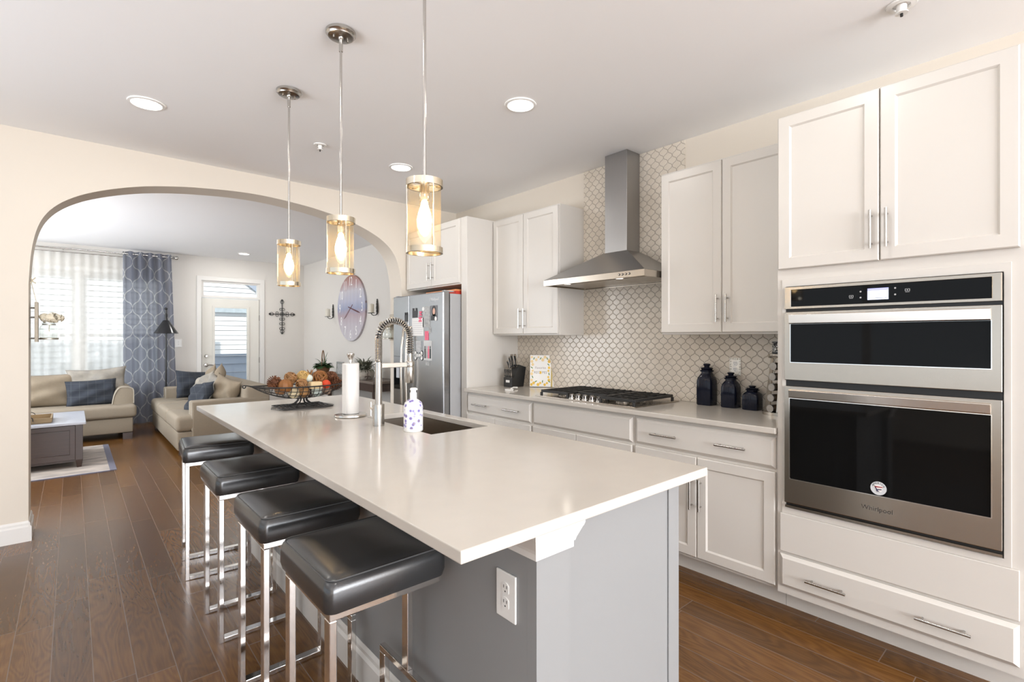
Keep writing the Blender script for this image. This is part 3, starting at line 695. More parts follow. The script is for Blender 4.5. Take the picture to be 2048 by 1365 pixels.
# white spoon-shaped gadget in front of the block
sr = thing('measuring_scoop', 'small white plastic scoop lying in front of the knife block', 'scoop', (2.78, 3.2, ZC))
m = MB(WPLAST).loft([(ZC, .022, .03, .006), (ZC + .012, .026, .034, .006)], (2.775, 3.21, 0)); m.build('scoop_bowl', sr)
m = MB(WPLAST); m.smooth = True; m.tube([(2.80, 3.215, ZC + .012), (2.84, 3.23, ZC + .02), (2.90, 3.25, ZC + .013)], [.007, .006, .008]); m.build('scoop_handle', sr)
# recipe binder leaning on the tiles
rb = thing('recipe_binder', 'white recipe binder printed with lemons leaning against the tiles', 'recipe book', (3.16, 3.2, ZC))
RT = Matrix.Translation((3.105, 3.305, ZC + .004)) @ Matrix.Rotation(math.radians(-52), 4, 'Z') @ Matrix.Rotation(math.radians(-7), 4, 'X')
bw, bh, btk = .225, .285, .032
def rbox(mb, x0, x1, y0, y1, z0, z1):
    n = len(mb.v); mb.box(x0, x1, y0, y1, z0, z1); mb.v[n:] = [RT @ p for p in mb.v[n:]]; return mb
rbo = rbox(MB(M('book_cover', (.88, .87, .84), .5, var=.02)), 0, bw, 0, .003, 0, bh); rbox(rbo, 0, bw, btk, btk + .003, 0, bh); rbox(rbo, -.003, 0, 0, btk + .003, 0, bh)
cov = rbo.build('cover', rb)
rbox(MB(WPAPER), .004, bw - .012, .004, btk - .001, .006, bh - .006).build('pages', rb)
rbox(MB(GOLD), bw - .038, bw - .024, -.0008, 0, 0, bh).build('elastic_band', rb)
pr = MB(LEMON); rnd = random.Random(3)
def disc(mb, cx, cz, rx, rz, rot, dep):
    n = 14; pts = []
    for k in range(n):
        a = 2 * PI * k / n; x, z = rx * cos(a), rz * sin(a); pts.append(RT @ Vector((cx + x * cos(rot) - z * sin(rot), dep, cz + x * sin(rot) + z * cos(rot))))
    mb.add(pts, [tuple(range(n))])
spots = []
for i in range(9): spots += [(.012 + .02 * i, bh - .018 - .012 * (i % 3)), (.012 + .02 * i, .02 + .014 * (i % 3))]
for i in range(7): spots += [(.013 + .008 * (i % 2), .06 + .028 * i), (bw - .055 - .006 * (i % 2), .06 + .028 * i)]
for i, (a, b) in enumerate(spots):
    if i % 3 == 2: pr.use(GREENP); disc(pr, a, b, .0045, .013, rnd.uniform(-1.2, 1.2), -.0003)
    else: pr.use(LEMON if i % 2 else ORANGEP); r = rnd.uniform(.009, .014); disc(pr, a, b, r, r * 1.1, 0, -.0002)
pr.use(LEMON); disc(pr, .093, .128, .010, .014, 0, -.0004)
pr.build('lemon_print', cov)
rr, ru = RT.to_3x3() @ Vector((1, 0, 0)), RT.to_3x3() @ Vector((0, 0, 1))
text('Favorite', .030, RT @ Vector((.093, -.0006, .170)), rr, ru, M('grey_script', (.42, .36, .34), .6, var=.05), 'lettering', cov, .0002)
text('REC  PES', .031, RT @ Vector((.093, -.0006, .128)), rr, ru, M('grey_caps', (.33, .30, .30), .6, var=.05), 'lettering', cov, .0002)
# three lidded canisters
def canister(x, y, w, h, label):
    t = thing('ceramic_canister', label, 'canister', (x, y, ZC), 'dark navy ribbed canisters')
    m = MB(NAVYCER); m.smooth = True; n = 64; lv = []
    body = h * .80
    for z, s, rd in ((0, .94, .25), (.006, 1, .2), (body * .5, 1, .2), (body * .72, 1, .25), (body * .82, .93, .4), (body * .90, .78, .7), (body * .95, .66, 1), (body, .66, 1)):
        ring = []
        for k in range(n):
            a = 2 * PI * k / n; c, sn = cos(a), sin(a); p = 2 / (.18 + rd * .82) if rd < 1 else 2
            rr_ = (abs(c) ** p + abs(sn) ** p) ** (-1 / p); rr_ *= w / 2 * s * (1 + .018 * cos(a * 24))
            ring.append((x + rr_ * c, y + rr_ * sn, ZC + z))
        lv.append(ring)
    vs = [p for r in lv for p in r]; L_ = len(lv)
    m.add(vs, [(i * n + k, i * n + (k + 1) % n, (i + 1) * n + (k + 1) % n, (i + 1) * n + k) for i in range(L_ - 1) for k in range(n)] + [tuple(range(n - 1, -1, -1)), tuple((L_ - 1) * n + k for k in range(n))])
    m.build('jar_body', t)
    m = MB(NAVYCER); m.smooth = True; r = w * .40; z = ZC + body
    m.lathe([(r, z), (r * 1.05, z + h * .02), (r * 1.05, z + h * .035), (r * .8, z + h * .05), (r * .95, z + h * .075), (r * .85, z + h * .10), (r * .4, z + h * .115)], (x, y, 0), 24); lid = m.build('lid', t)
    m = MB(NAVYCER); m.smooth = True; m.lathe([(r * .4, z + h * .115), (r * .42, z + h * .135), (r * .55, z + h * .16), (r * .55, z + h * .185), (r * .3, z + h * .20)], (x, y, 0), 20); m.build('lid_knob', lid)
canister(3.176, 1.665, .105, .275, 'tallest dark navy canister with ribbed sides, left of the other two')
canister(3.176, 1.503, .098, .225, 'middle-sized dark navy canister standing below the wall outlet')
canister(3.17, 1.365, .098, .150, 'shortest dark navy canister next to the spice rack')
# spice rack
sx, sy = 3.10, 1.165
sk = thing('spice_rack', 'round steel spice rack carousel against the oven tower', 'spice rack', (sx, sy, ZC))
m = MB(STEEL); m.smooth = True; m.lathe([(.105, ZC), (.105, ZC + .018), (.09, ZC + .02)], (sx, sy, 0), 32); m.build('base_disc', sk)
m = MB(STEEL); m.smooth = True; m.lathe([(.072, 1.242), (.074, 1.246), (.074, 1.264), (.066, 1.266)], (sx, sy, 0), 32); m.build('top_disc', sk)
m = MB(STEEL)
for k in range(6):
    a = 2 * PI * k / 6 + .35; ca, sa = cos(a), sin(a)
    ta, tb_ = Vector((-sa, ca, 0)) * .022, Vector((ca, sa, 0))
    c_ = Vector((sx, sy, 0)); p0, p1 = c_ + tb_ * .092 + Vector((0, 0, ZC + .02)), c_ + tb_ * .060 + Vector((0, 0, 1.242))
    m.add([p0 - ta * 1.35, p0 + ta * 1.35, p1 + ta * .5, p1 - ta * .5], [(0, 1, 2, 3)])
o = m.build('column_strips', sk); sd = o.modifiers.new('solid', 'SOLIDIFY'); sd.thickness = .0025
m = MB(BLACK); m.cyl((sx, sy, ZC + .02), (sx, sy, 1.242), .02, 12); m.build('core', sk)
ords = ('lowest', 'second from the bottom', 'middle', 'second from the top', 'topmost')
LIDS = M('jar_lid_steel', (.30, .28, .26), .35, 1., var=.1, vs=50)
LIDF = M('lid_label', (.42, .39, .34), .5, vs=90, col2=(.22, .2, .18))
SPICE = M('spice_contents', (.10, .06, .03), .4, var=.5, vs=40)
for col, (ang, cn_) in enumerate(((math.radians(165), 'left edge'), (math.radians(222), 'front column'))):
    for i in range(5):
        z = .955 + .060 * i; rad = .098 - .0068 * i
        d = Vector((cos(ang), sin(ang), 0)); p = Vector((sx, sy, z)) + d * (rad - .052)
        t = thing('spice_jar', '%s steel-lidded spice jar on the %s of the rack' % (ords[i], cn_), 'spice jar', p, 'spice jars in the rack')
        m = MB(SPICE); m.smooth = True; m.cyl(p, p + d * .045, .021, 16); m.build('jar_glass', t)
        m = MB(CHROME); m.smooth = True; m.use(LIDS).cyl(p + d * .045, p + d * .062, .0215, 18); m.use(LIDF).cyl(p + d * .062, p + d * .0625, .017, 18); m.build('jar_lid', t)
cu = thing('talavera_cup', 'black and white painted ceramic cup standing on top of the spice rack', 'cup', (sx - .005, sy + .015, 1.266))
pm = bpy.data.materials.new('painted_talavera'); pm.use_nodes = True; nt = pm.node_tree; vo = nt.nodes.new('ShaderNodeTexVoronoi'); vo.inputs['Scale'].default_value = 85; tc = nt.nodes.new('ShaderNodeTexCoord'); nt.links.new(tc.outputs['Object'], vo.inputs['Vector'])
nt.links.new(ramp(nt, vo.outputs['Distance'], [(.33, (.012, .012, .014)), (.42, (.75, .72, .66)), (.52, (.75, .72, .66)), (.56, (.012, .012, .014))]), nt.nodes['Principled BSDF'].inputs['Base Color']); nt.nodes['Principled BSDF'].inputs['Roughness'].default_value = .2
m = MB(pm); m.smooth = True; m.lathe([(.036, 1.267), (.037, 1.33), (.035, 1.333)], (sx - .005, sy + .015, 0), 24); m.build('cup_body', cu)
m = MB(BLACK); m.smooth = True; m.lathe([(.034, 1.2665), (.0385, 1.268), (.0385, 1.276), (.0365, 1.277)], (sx - .005, sy + .015, 0), 24); m.lathe([(.0355, 1.330), (.0378, 1.331), (.0378, 1.336), (.033, 1.3365)], (sx - .005, sy + .015, 0), 24); m.build('painted_rims', cu)
# outlet on the tiles
def outlet(name, label, c, right, up, w, h, plate, sockets=(.0,), patt=False):
    c, r, u = Vector(c), Vector(right), Vector(up); n = r.cross(u)
    t = thing(name, label, 'outlet', c)
    def bx_(mb, a0, a1, b0, b1, d0, d1):
        ps = [c + r * a + u * b + n * d for a in (a0, a1) for b in (b0, b1) for d in (d0, d1)]
        mb.add(ps, [(0, 1, 3, 2), (4, 6, 7, 5), (0, 4, 5, 1), (2, 3, 7, 6), (0, 2, 6, 4), (1, 5, 7, 3)]); return mb
    bx_(MB(plate), -w / 2, w / 2, -h / 2, h / 2, 0, .006).build('cover_plate', t, bevel=.0025)
    if patt:
        mb = MB(plate); mb.smooth = True
        for i in range(5):
            for j in range(7):
                a, b = -w / 2 + w * (i + .5) / 5, -h / 2 + h * (j + .5) / 7
                if abs(a) > .2 * w or abs(b) > .34 * h: mb.ball(c + r * a + u * b + n * .006, .0055, 8, 6)
        mb.build('hammered_studs', t)
    for s in (-.0195, .0195):
        f = MB(WPLAST); f.smooth = True
        cc = c + u * s + n * .006; k_ = 20
        pts = [cc + r * max(-.0135, min(.0135, .017 * cos(2 * PI * k / k_))) + u * .0165 * sin(2 * PI * k / k_) for k in range(k_)]
        f.add(pts + [p + n * .0015 for p in pts], [tuple(range(k_, 2 * k_))] + [(k, (k + 1) % k_, k_ + (k + 1) % k_, k_ + k) for k in range(k_)])
        f.use(INK, False)
        for a in (-.006, .006): bx_(f, a - .0011, a + .0011, s + .001, s + .009, .007, .0078)
        bx_(f, -.002, .002, s - .009, s - .005, .007, .0078); f.build('socket', t)
    return t
outlet('wall_outlet', 'silver studded outlet cover on the tiles above the middle canister', (XW - .0095, 1.502, 1.172), (0, -1, 0), (0, 0, 1), .074, .117, M('pewter', (.80, .77, .70), .38, .6, var=.1, vs=30), patt=True)

# ================================================================== REFRIGERATOR
fr = thing('refrigerator', 'stainless steel side-by-side refrigerator in the niche beside the arch', 'refrigerator', (2.85, 4.17, 0))
FY0, FY1, FXF = 3.722, 4.632, 2.452
MB(FRIDGE_B).box(FXF + .075, 3.2, FY0, FY1, .03, 1.752).build('fridge_body', fr, bevel=.004)
MB(BLACK).box(FXF + .09, 3.15, FY0 + .02, FY1 - .02, 0, .03).build('base_grille', fr)
SEAM = 4.315
rd = MB(FRIDGE_S).box(FXF, FXF + .067, FY0, SEAM - .003, .055, 1.768).build('refrigerator_door', fr, bevel=.008, seg=3)
ld_ = MB(FRIDGE_S).box(FXF, FXF + .067, SEAM + .003, FY1, .055, 1.768).build('freezer_door', fr, bevel=.008, seg=3)
MB(BLACK).box(FXF + .067, FXF + .075, FY0 + .01, FY1 - .01, .06, 1.76).build('door_gasket', fr)
for d, y in ((rd, SEAM - .045), (ld_, SEAM + .045)):
    h = MB(STEEL); h.smooth = True
    h.tube([(FXF - .001, y, 1.46), (FXF - .035, y, 1.44), (FXF - .055, y, 1.25), (FXF - .062, y, 1.0), (FXF - .055, y, .75), (FXF - .035, y, .56), (FXF - .001, y, .54)], .0125, 10); h.build('door_handle', d)
dp = MB(BLACK).box(FXF - .002, FXF + .02, 4.445, 4.615, .845, 1.175).build('dispenser_recess', ld_)
WPOS[dp.name] = WPOS[fr.name]
MB(M('dispenser_panel', (.35, .36, .38), .25, 1., var=.05)).box(FXF - .004, FXF - .002, 4.448, 4.612, 1.06, 1.172).build('dispenser_panel', dp)
MB(BLKGL).box(FXF - .0035, FXF - .002, 4.452, 4.608, .85, 1.055).build('dispenser_well', dp)
MB(M('paddle_plastic', (.5, .52, .55), .3, var=.05)).box(FXF - .006, FXF - .003, 4.50, 4.56, .96, 1.06).build('dispenser_paddle', dp)
text('Whirlpool', .036, (FXF - .001, 3.868, 1.705), (0, -1, 0), (0, 0, 1), M('white_logo', (.8, .8, .8), .3, var=.02), 'logo', rd, .0006)
for y in (FY0 + .03, FY1 - .03): MB(FRIDGE_B).box(FXF + .02, FXF + .12, y - .02, y + .02, 1.769, 1.78).build('hinge_cover', fr, bevel=.003)
# things on and in front of the refrigerator door
def card(name, label, cat, y0, y1, z0, z1, mat, extra=None, th=.0015):
    t = thing(name, label, cat, (FXF - .001, (y0 + y1) / 2, z0), 'magnets and papers on the refrigerator door')
    MB(mat).box(FXF - .001 - th, FXF - .0008, y0, y1, z0, z1).build('card', t)
    if extra: 
        for nm, mb in extra: mb.build(nm, t)
    return t
xf_ = FXF - .0026
def scribble(y0, y1, z0, z1, n):
    mb = MB(M('pencil_grey', (.4, .4, .42), .7, var=.1))
    for i in range(n): z = z1 - (z1 - z0) * (i + .5) / n; mb.box(xf_ - .0002, xf_ + .0004, y0 + .01 + .02 * ((i * 7) % 3 == 0), y1 - .01, z - .0012, z + .0012)
    return mb
card('paper_note', 'white handwritten note held on the refrigerator door by a pink clip', 'note', 4.045, 4.255, 1.377, 1.545, WPAPER, [('handwriting', scribble(4.05, 4.25, 1.39, 1.52, 7))])
card('magnetic_clip', 'black bottle-shaped magnet on the refrigerator door above the paper note', 'magnet', 4.158, 4.25, 1.55, 1.615, BLACK, [('bottle_necks', MB(BLACK).box(FXF - .004, xf_, 4.22, 4.245, 1.615, 1.64).box(FXF - .004, xf_, 4.165, 4.19, 1.615, 1.64))])
card('magnetic_clip', 'black bottle-shaped magnet at the edge of the freezer door', 'magnet', 4.335, 4.40, 1.515, 1.58, BLACK, [('bottle_necks', MB(BLACK).box(FXF - .004, xf_, 4.375, 4.395, 1.58, 1.605).box(FXF - .004, xf_, 4.34, 4.36, 1.58, 1.605))])
def butterfly(y, z, s):
    mb = MB(PINK)
    for sy_, sz_ in ((1, 1), (-1, 1), (1, -1), (-1, -1)): mb.prism([(y, z), (y + sy_ * s, z + sz_ * s * .3), (y + sy_ * s * .9, z + sz_ * s), (y + sy_ * .2 * s, z + sz_ * s * .9)], 'x', xf_ - .002, xf_)
    return mb
t = thing('pink_clip', 'pink patterned clip holding the note on the refrigerator door', 'clip', (xf_, 4.105, 1.5), 'magnets and papers on the refrigerator door'); butterfly(4.105, 1.53, .026).build('clip_lower', t); butterfly(4.10, 1.585, .022).build('clip_upper', t)
card('photo_print', 'torn black and white photo print high on the refrigerator door', 'photo', 3.935, 4.06, 1.455, 1.648, PHOTOG, [('round_magnet', MB(WPLAST).cyl((xf_ - .003, 4.05, 1.625), (xf_, 4.05, 1.625), .018, 16))])
pt = MB(BLACK); pt.smooth = True
def oval(mb, y, z, ry, rz, d): mb.prism([(y + ry * cos(2 * PI * k / 18), z + rz * sin(2 * PI * k / 18)) for k in range(18)], 'x', xf_ - d, xf_)
oval(pt, 3.868, 1.60, .038, .048, .0006); pt.prism([(3.825, 1.515), (3.92, 1.515), (3.915, 1.555), (3.88, 1.575), (3.85, 1.575), (3.82, 1.55)], 'x', xf_ - .0006, xf_)
pf = MB(SKINP); oval(pf, 3.868, 1.597, .021, .029, .001)
pl = MB(WPLAST); oval(pl, 3.838, 1.53, .017, .020, .002)
card('photo_magnet', 'portrait magnet of a person with dark hair near the edge of the refrigerator door', 'magnet', 3.815, 3.925, 1.515, 1.65, M('photo_backing', (.16, .16, .17), .3, var=.1), [('portrait_hair', pt), ('portrait_face', pf), ('round_badge', pl)])
card('photo_strip', 'grey sketch magnet below the note on the refrigerator door', 'magnet', 4.095, 4.185, 1.225, 1.33, M('sketch_card', (.66, .66, .65), .6, vs=45, col2=(.25, .25, .26)))
bn = MB(INK); bw_ = MB(WPLAST)
for mb, g, d in ((bn, 0, .001), (bw_, -.006, .002)):
    for sy_ in (-1, 1):
        for sz_ in (-1, 1): oval(mb, 4.135 + sy_ * .055, 1.192 + sz_ * .02, .024 + g, .026 + g, d)
    mb.prism([(4.135 - .055, 1.192 - .022 - g), (4.135 + .055, 1.192 - .022 - g), (4.135 + .055, 1.192 + .022 + g), (4.135 - .055, 1.192 + .022 + g)], 'x', xf_ - d, xf_)
t = thing('bone_magnet', 'white bone-shaped magnet with a black outline on the refrigerator door', 'magnet', (xf_, 4.135, 1.16), 'magnets and papers on the refrigerator door'); bn.build('outline', t); bw_.build('bone_face', t)
mb = MB(INK); mb.box(xf_ - .0026, xf_ - .002, 4.10, 4.165, 1.182, 1.187).box(xf_ - .0026, xf_ - .002, 4.11, 4.16, 1.197, 1.201); mb.build('lettering', t)
gp = MB(INK); rnd = random.Random(5)
for i, y in enumerate((4.02, 3.99, 3.96, 3.93)):
    gp.use((INK, PHOTOG, PINK, INK)[i]); gp.box(xf_ - .0004, xf_, y - .012, y + .012, 1.17, 1.26); oval(gp, y, 1.272, .009, .012, .0004)
card('photo_print', 'colour photo of a group of people low on the refrigerator door', 'photo', 3.905, 4.045, 1.152, 1.332, M('grey_photo', (.55, .55, .54), .5, var=.15, vs=20), [('people_print', gp)])
card('red_tag', 'two-part red tag on the refrigerator door above the group photo', 'magnet', 3.96, 4.025, 1.337, 1.42, PINK)
card('corner_magnet', 'small grey triangular magnet beside the red tag on the refrigerator door', 'magnet', 3.915, 3.958, 1.40, 1.455, PHOTOG)
card('photo_magnet', 'small black and white magnet below the group photo on the refrigerator door', 'magnet', 3.945, 4.01, 1.105, 1.15, PHOTOG)
t = thing('cardboard_box', 'flat red box lying on top of the refrigerator', 'box', (2.8, 3.95, 1.753))
MB(RED).box(2.60, 3.1, 3.74, 4.25, 1.7535, 1.782).build('box_body', t, bevel=.002); MB(M('orange_lid', (.75, .28, .10), .5, var=.1)).box(2.60, 3.1, 3.74, 4.25, 1.7825, 1.798).build('box_lid', t, bevel=.002)

# ================================================================== ISLAND
IX0, IX1, IY0, IY1 = .61, 1.644, .859, 3.824
SX0, SX1, SY0, SY1 = 1.245, 1.582, 1.99, 2.68
isl = MB(QUARTZ).ring('z', (IX0, IX1, IY0, IY1), (SX0, SX1, SY0, SY1), .885, .914)
tag(isl.build('island_worktop', bevel=.003), 'large off-white quartz island worktop with a sink cut into it', 'worktop')
ib = thing('kitchen_island', 'grey painted kitchen island base under the white worktop', 'kitchen island', (1.2, 2.3, 0))
PX0, PX1, PY0, PY1 = .868, 1.575, .935, 3.79
MB(ISL).ring('z', (PX0, 1.612, 1.03, PY1), (PX0 + .07, 1.598, 1.08, PY1 - .05), .0, .8845).box(PX0, PX1, PY0, 1.03, 0, .8845).build('island_body', ib)
MB(ISL).box(.868, .99, .90, .9348, 0, .8845).build('pilaster', ib)
MB(ISL).box(1.515, 1.578, .929, .9345, 0, .8845).build('end_stile', ib, bevel=.0015)
crp = [(0, .885), (-.072, .885), (-.072, .874), (-.066, .866), (-.060, .862), (-.048, .850), (-.032, .835), (-.026, .826), (-.018, .824), (-.018, .808), (0, .806)]
cm = MB(TRIM)
# crown moulding wraps the island side, the pilaster face and its right return, mitred at the corners
fx0, fx1, fy = .866, .99, .90
prof = [(-a * .4, z) for a, z in crp]
P4 = [[(fx0 - d, PY1, z) for d, z in prof], [(fx0 - d, fy - d, z) for d, z in prof], [(fx1 + d, fy - d, z) for d, z in prof], [(fx1 + d, .934, z) for d, z in prof]]
n = len(prof); cm.add([p for r_ in P4 for p in r_], [(k * n + i, (k + 1) * n + i, (k + 1) * n + i + 1, k * n + i + 1) for k in range(3) for i in range(n - 1)])
cm.build('crown_moulding', ib)
bb = MB(TRIM); bb.prism([(PX0 + .002 - p, z) for p, z in baseprof(.15, .018)], 'y', 1.03, PY1); bb.build('baseboard', ib)
bb = MB(TRIM); bb.prism([(PX0 - p, z) for p, z in baseprof(.15, .018)], 'y', .90, 1.029); bb.build('baseboard_return', ib)
outlet('island_outlet', 'white duplex outlet on the grey side of the island', (.868, 1.012, .677), (0, -1, 0), (0, 0, 1), .078, .124, WPLAST)
# sink
sk = thing('kitchen_sink', 'undermount stainless sink in the island worktop', 'sink', ((SX0 + SX1) / 2, (SY0 + SY1) / 2, .66))
SINK = steel('sink_steel', (.42, .37, .31), .3, (1, 60, 1))
m = MB(SINK).ring('z', (SX0 - .012, SX1 + .012, SY0 - .012, SY1 + .012), (SX0 + .001, SX1 - .001, SY0 + .001, SY1 - .001), .67, .884); m.box(SX0 - .012, SX1 + .012, SY0 - .012, SY1 + .012, .662, .6695); m.build('basin', sk)
m = MB(CHROME); m.smooth = True; m.lathe([(.045, .67), (.045, .673), (.03, .671)], ((SX0 + SX1) / 2, 2.33, 0), 24); m.build('drain', sk)
# faucet
fx, fy = 1.168, 2.362
fc = thing('kitchen_faucet', 'chrome spring pull-down faucet standing beside the island sink', 'faucet', (fx, fy, .9142))
NK = NICKEL
m = MB(NK); m.smooth = True; m.lathe([(.029, .9142), (.029, 1.02), (.027, 1.024)], (fx, fy, 0), 28); m.build('base_body', fc)
m = MB(NK); m.smooth = True; m.lathe([(.0175, 1.024), (.0175, 1.235)], (fx, fy, 0), 24); m.build('column', fc)
m = MB(CHROME); m.smooth = True; m.tube([(fx, fy, 1.0), (fx - .012, fy + .035, 1.0), (fx - .016, fy + .052, .998)], .008); m.tube([(fx - .016, fy + .052, 1.03), (fx - .016, fy + .052, .96)], .0045); m.build('lever', fc)
R_ = .0895
path = [Vector((fx, fy, 1.235)), Vector((fx, fy, 1.29)), Vector((fx, fy, 1.358))] + arc((fx + R_, fy, 1.358), R_, PI, 0, 20) + [Vector((fx + 2 * R_, fy, 1.30)), Vector((fx + 2 * R_, fy, 1.27))]
m = MB(BLACK); m.smooth = True; m.tube(path, .0085, 10); m.build('hose', fc)
def coil(path, r, pitch, wr):
    cum = [0]
    for a, b in zip(path, path[1:]): cum.append(cum[-1] + (b - a).length)
    T = cum[-1]; turns = T / pitch; n_ = int(turns * 12); pts = []
    for i in range(n_ + 1):
        s_ = T * i / n_; j = max(k for k in range(len(cum)) if cum[k] <= s_ + 1e-9); j = min(j, len(path) - 2)
        t_ = (s_ - cum[j]) / max(1e-9, cum[j + 1] - cum[j]); p = path[j].lerp(path[j + 1], t_); d = (path[j + 1] - path[j]).normalized()
        bn_ = Vector((0, 1, 0)); nn = d.cross(bn_).normalized(); a = 2 * PI * turns * i / n_
        pts.append(p + (nn * cos(a) + bn_ * sin(a)) * r)
    return pts
m = MB(NK); m.smooth = True; m.tube(coil(path[:3], .0165, .0062, .003), .0028, 5); m.build('tight_spring', fc)
m = MB(NK); m.smooth = True; m.tube(coil(path[2:], .0165, .0125, .003), .003, 5); m.build('spring', fc)
hx = fx + 2 * R_
m = MB(NK); m.smooth = True; m.lathe([(.012, 1.275), (.013, 1.245), (.017, 1.235), (.017, 1.215)], (hx, fy, 0), 20); m.lathe([(.020, 1.214), (.022, 1.205), (.022, 1.125), (.018, 1.12)], (hx, fy, 0), 24); m.build('spray_head', fc)
MB(NK).box(fx + .012, hx - .012, fy - .007, fy + .007, 1.205, 1.23).build('support_arm', fc, bevel=.002)
m = MB(NK); m.smooth = True; m.lathe([(.02, 1.20), (.023, 1.205), (.023, 1.232), (.02, 1.236)], (hx, fy, 0), 20, caps=False); m.build('arm_ring', fc)
# soap bottle
bxs, bys = 1.228, 2.122
sb = thing('soap_bottle', 'white soap pump bottle with purple flower print beside the sink', 'soap bottle', (bxs, bys, .9142))
fm = bpy.data.materials.new('purple_floral_print'); fm.use_nodes = True; nt = fm.node_tree; vo = nt.nodes.new('ShaderNodeTexVoronoi'); vo.inputs['Scale'].default_value = 46; tc = nt.nodes.new('ShaderNodeTexCoord'); nt.links.new(tc.outputs['Object'], vo.inputs['Vector'])
flw = ramp(nt, vo.outputs['Distance'], [(.10, (.35, .25, .10)), (.16, (.12, .09, .34)), (.36, (.36, .33, .58)), (.42, (.76, .75, .74))]); nt.links.new(flw, nt.nodes['Principled BSDF'].inputs['Base Color']); nt.nodes['Principled BSDF'].inputs['Roughness'].default_value = .3
m = MB(WPLAST); m.smooth = True; m.lathe([(.043, .9142), (.046, .918), (.046, .929)], (bxs, bys, 0), 32); m.build('bottle_foot', sb)
m = MB(fm); m.smooth = True; m.lathe([(.046, .9292), (.0455, 1.035), (.040, 1.050), (.026, 1.062), (.019, 1.066)], (bxs, bys, 0), 32); m.build('bottle_body', sb)
m = MB(WPLAST); m.smooth = True; m.lathe([(.0165, 1.066), (.0165, 1.095), (.013, 1.099), (.0125, 1.107), (.016, 1.109), (.016, 1.116), (.012, 1.12)], (bxs, bys, 0), 20); m.tube([(bxs, bys, 1.113), (bxs + .02, bys + .012, 1.114), (bxs + .03, bys + .018, 1.109)], .005); m.build('pump_head', sb)
# paper towel holder and roll
tx, ty = 1.19, 2.752
th = thing('paper_towel_holder', 'silver paper towel holder with a hammered base on the island', 'paper towel holder', (tx, ty, .9142))
HAM = M('hammered_silver', (.75, .72, .68), .2, 1., var=.1, vs=30, bump=.5, bs=40)
m = MB(HAM); m.smooth = True; m.lathe([(.086, .9142), (.09, .918), (.088, .926), (.07, .930), (.03, .931)], (tx, ty, 0), 32, caps=True); m.build('base_plate', th)
m = MB(HAM); m.smooth = True; m.cyl((tx, ty, .93), (tx, ty, 1.225), .007, 12); m.lathe([(.012, 1.222), (.009, 1.232), (.014, 1.245), (.021, 1.262), (.021, 1.270), (.012, 1.274)], (tx, ty, 0), 20); m.build('finial', th)
pt = thing('paper_towel_roll', 'roll of white paper towel on the silver holder', 'paper towel', (tx, ty, .932))
m = MB(WPAPER); m.smooth = True; m.lathe([(.011, .9325), (.0465, .9325), (.0465, 1.214), (.011, 1.214), (.011, .9325)], (tx, ty, 0), 36, caps=False); m.build('paper_roll', pt)
m = MB(WPAPER); m.add([(tx - .0465, ty, .935), (tx - .047, ty - .045, .935), (tx - .047, ty - .045, 1.21), (tx - .0465, ty, 1.21)], [(0, 1, 2, 3)]); o = m.build('loose_sheet', pt); o.modifiers.new('solid', 'SOLIDIFY').thickness = .001
# wire trivet, fruit bowl with dried decoration
bx0, by0 = 1.115, 3.325
m = MB(M('grey_wire', (.16, .155, .15), .45, .6, var=.1, vs=60)); m.smooth = True; pts = []
for i in range(300): a = i * .17; r = .02 + .155 * i / 299; pts.append((bx0 + r * 1.12 * cos(a), by0 + r * sin(a), .9166))
m.tube(pts, .0015, 5)
for k in range(6): a = PI * k / 6; m.tube([(bx0 - .19 * cos(a), by0 - .17 * sin(a), .9152), (bx0 + .19 * cos(a), by0 + .17 * sin(a), .9152)], .001, 4)
tag(m.build('wire_trivet'), 'flat oval wire trivet lying under the fruit basket on the island', 'trivet')
fb = thing('wire_fruit_basket', 'black wire footed basket full of dried decoration on the island', 'basket', (bx0, by0, .919))
zb = .9225
m = MB(IRON); m.smooth = True
bxh, byh = .15, .118
m.tube([(bx0 - bxh, by0 - byh, zb), (bx0 + bxh, by0 - byh, zb), (bx0 + bxh, by0 + byh, zb), (bx0 - bxh, by0 + byh, zb)], .0045, 6, True)
for i in range(1, 12):
    if i in (4, 5, 6, 7, 8) and i % 2: continue
    x = bx0 - bxh + 2 * bxh * i / 12; m.tube([(x, by0 - byh, zb), (x, by0 + byh, zb)], .0028, 5)
for y in (-.06, .06): m.tube([(bx0 - bxh, by0 + y, zb), (bx0 + bxh, by0 + y, zb)], .0028, 5)
m.build('base_grid', fb)
m = MB(IRON); m.smooth = True
for k in range(10):
    a = 2 * PI * (k + .5) / 10; ca, sa = cos(a), sin(a)
    m.tube([(bx0 + .028 * ca, by0 + .022 * sa, .975), (bx0 + .03 * ca, by0 + .024 * sa, .958), (bx0 + .05 * ca, by0 + .045 * sa, .940), (bx0 + .10 * ca, by0 + .085 * sa, .926)], .0035, 6)
m.build('pedestal_wires', fb)
def boat(s_, th): 
    hw = .118 * (1 - abs(s_) ** 3.2) + .004; dp_ = .082 * (1 - abs(s_) ** 2.0); zr = 1.052 + .012 * abs(s_) ** 3
    return Vector((bx0 + .305 * s_, by0 + hw * sin(th), zr - dp_ * cos(th)))
m = MB(IRON); m.smooth = True
for k in range(9):
    th_ = -PI / 2 + PI * k / 8; m.tube([boat(-1 + 2 * i / 28, th_) for i in range(29)], .0045 if k in (0, 8) else .0022, 6)
for i in range(1, 16):
    s_ = -.9 + 1.8 * i / 16; m.tube([boat(s_, -PI / 2 + PI * k / 12) for k in range(13)], .0022, 5)
m.build('wire_bowl', fb)
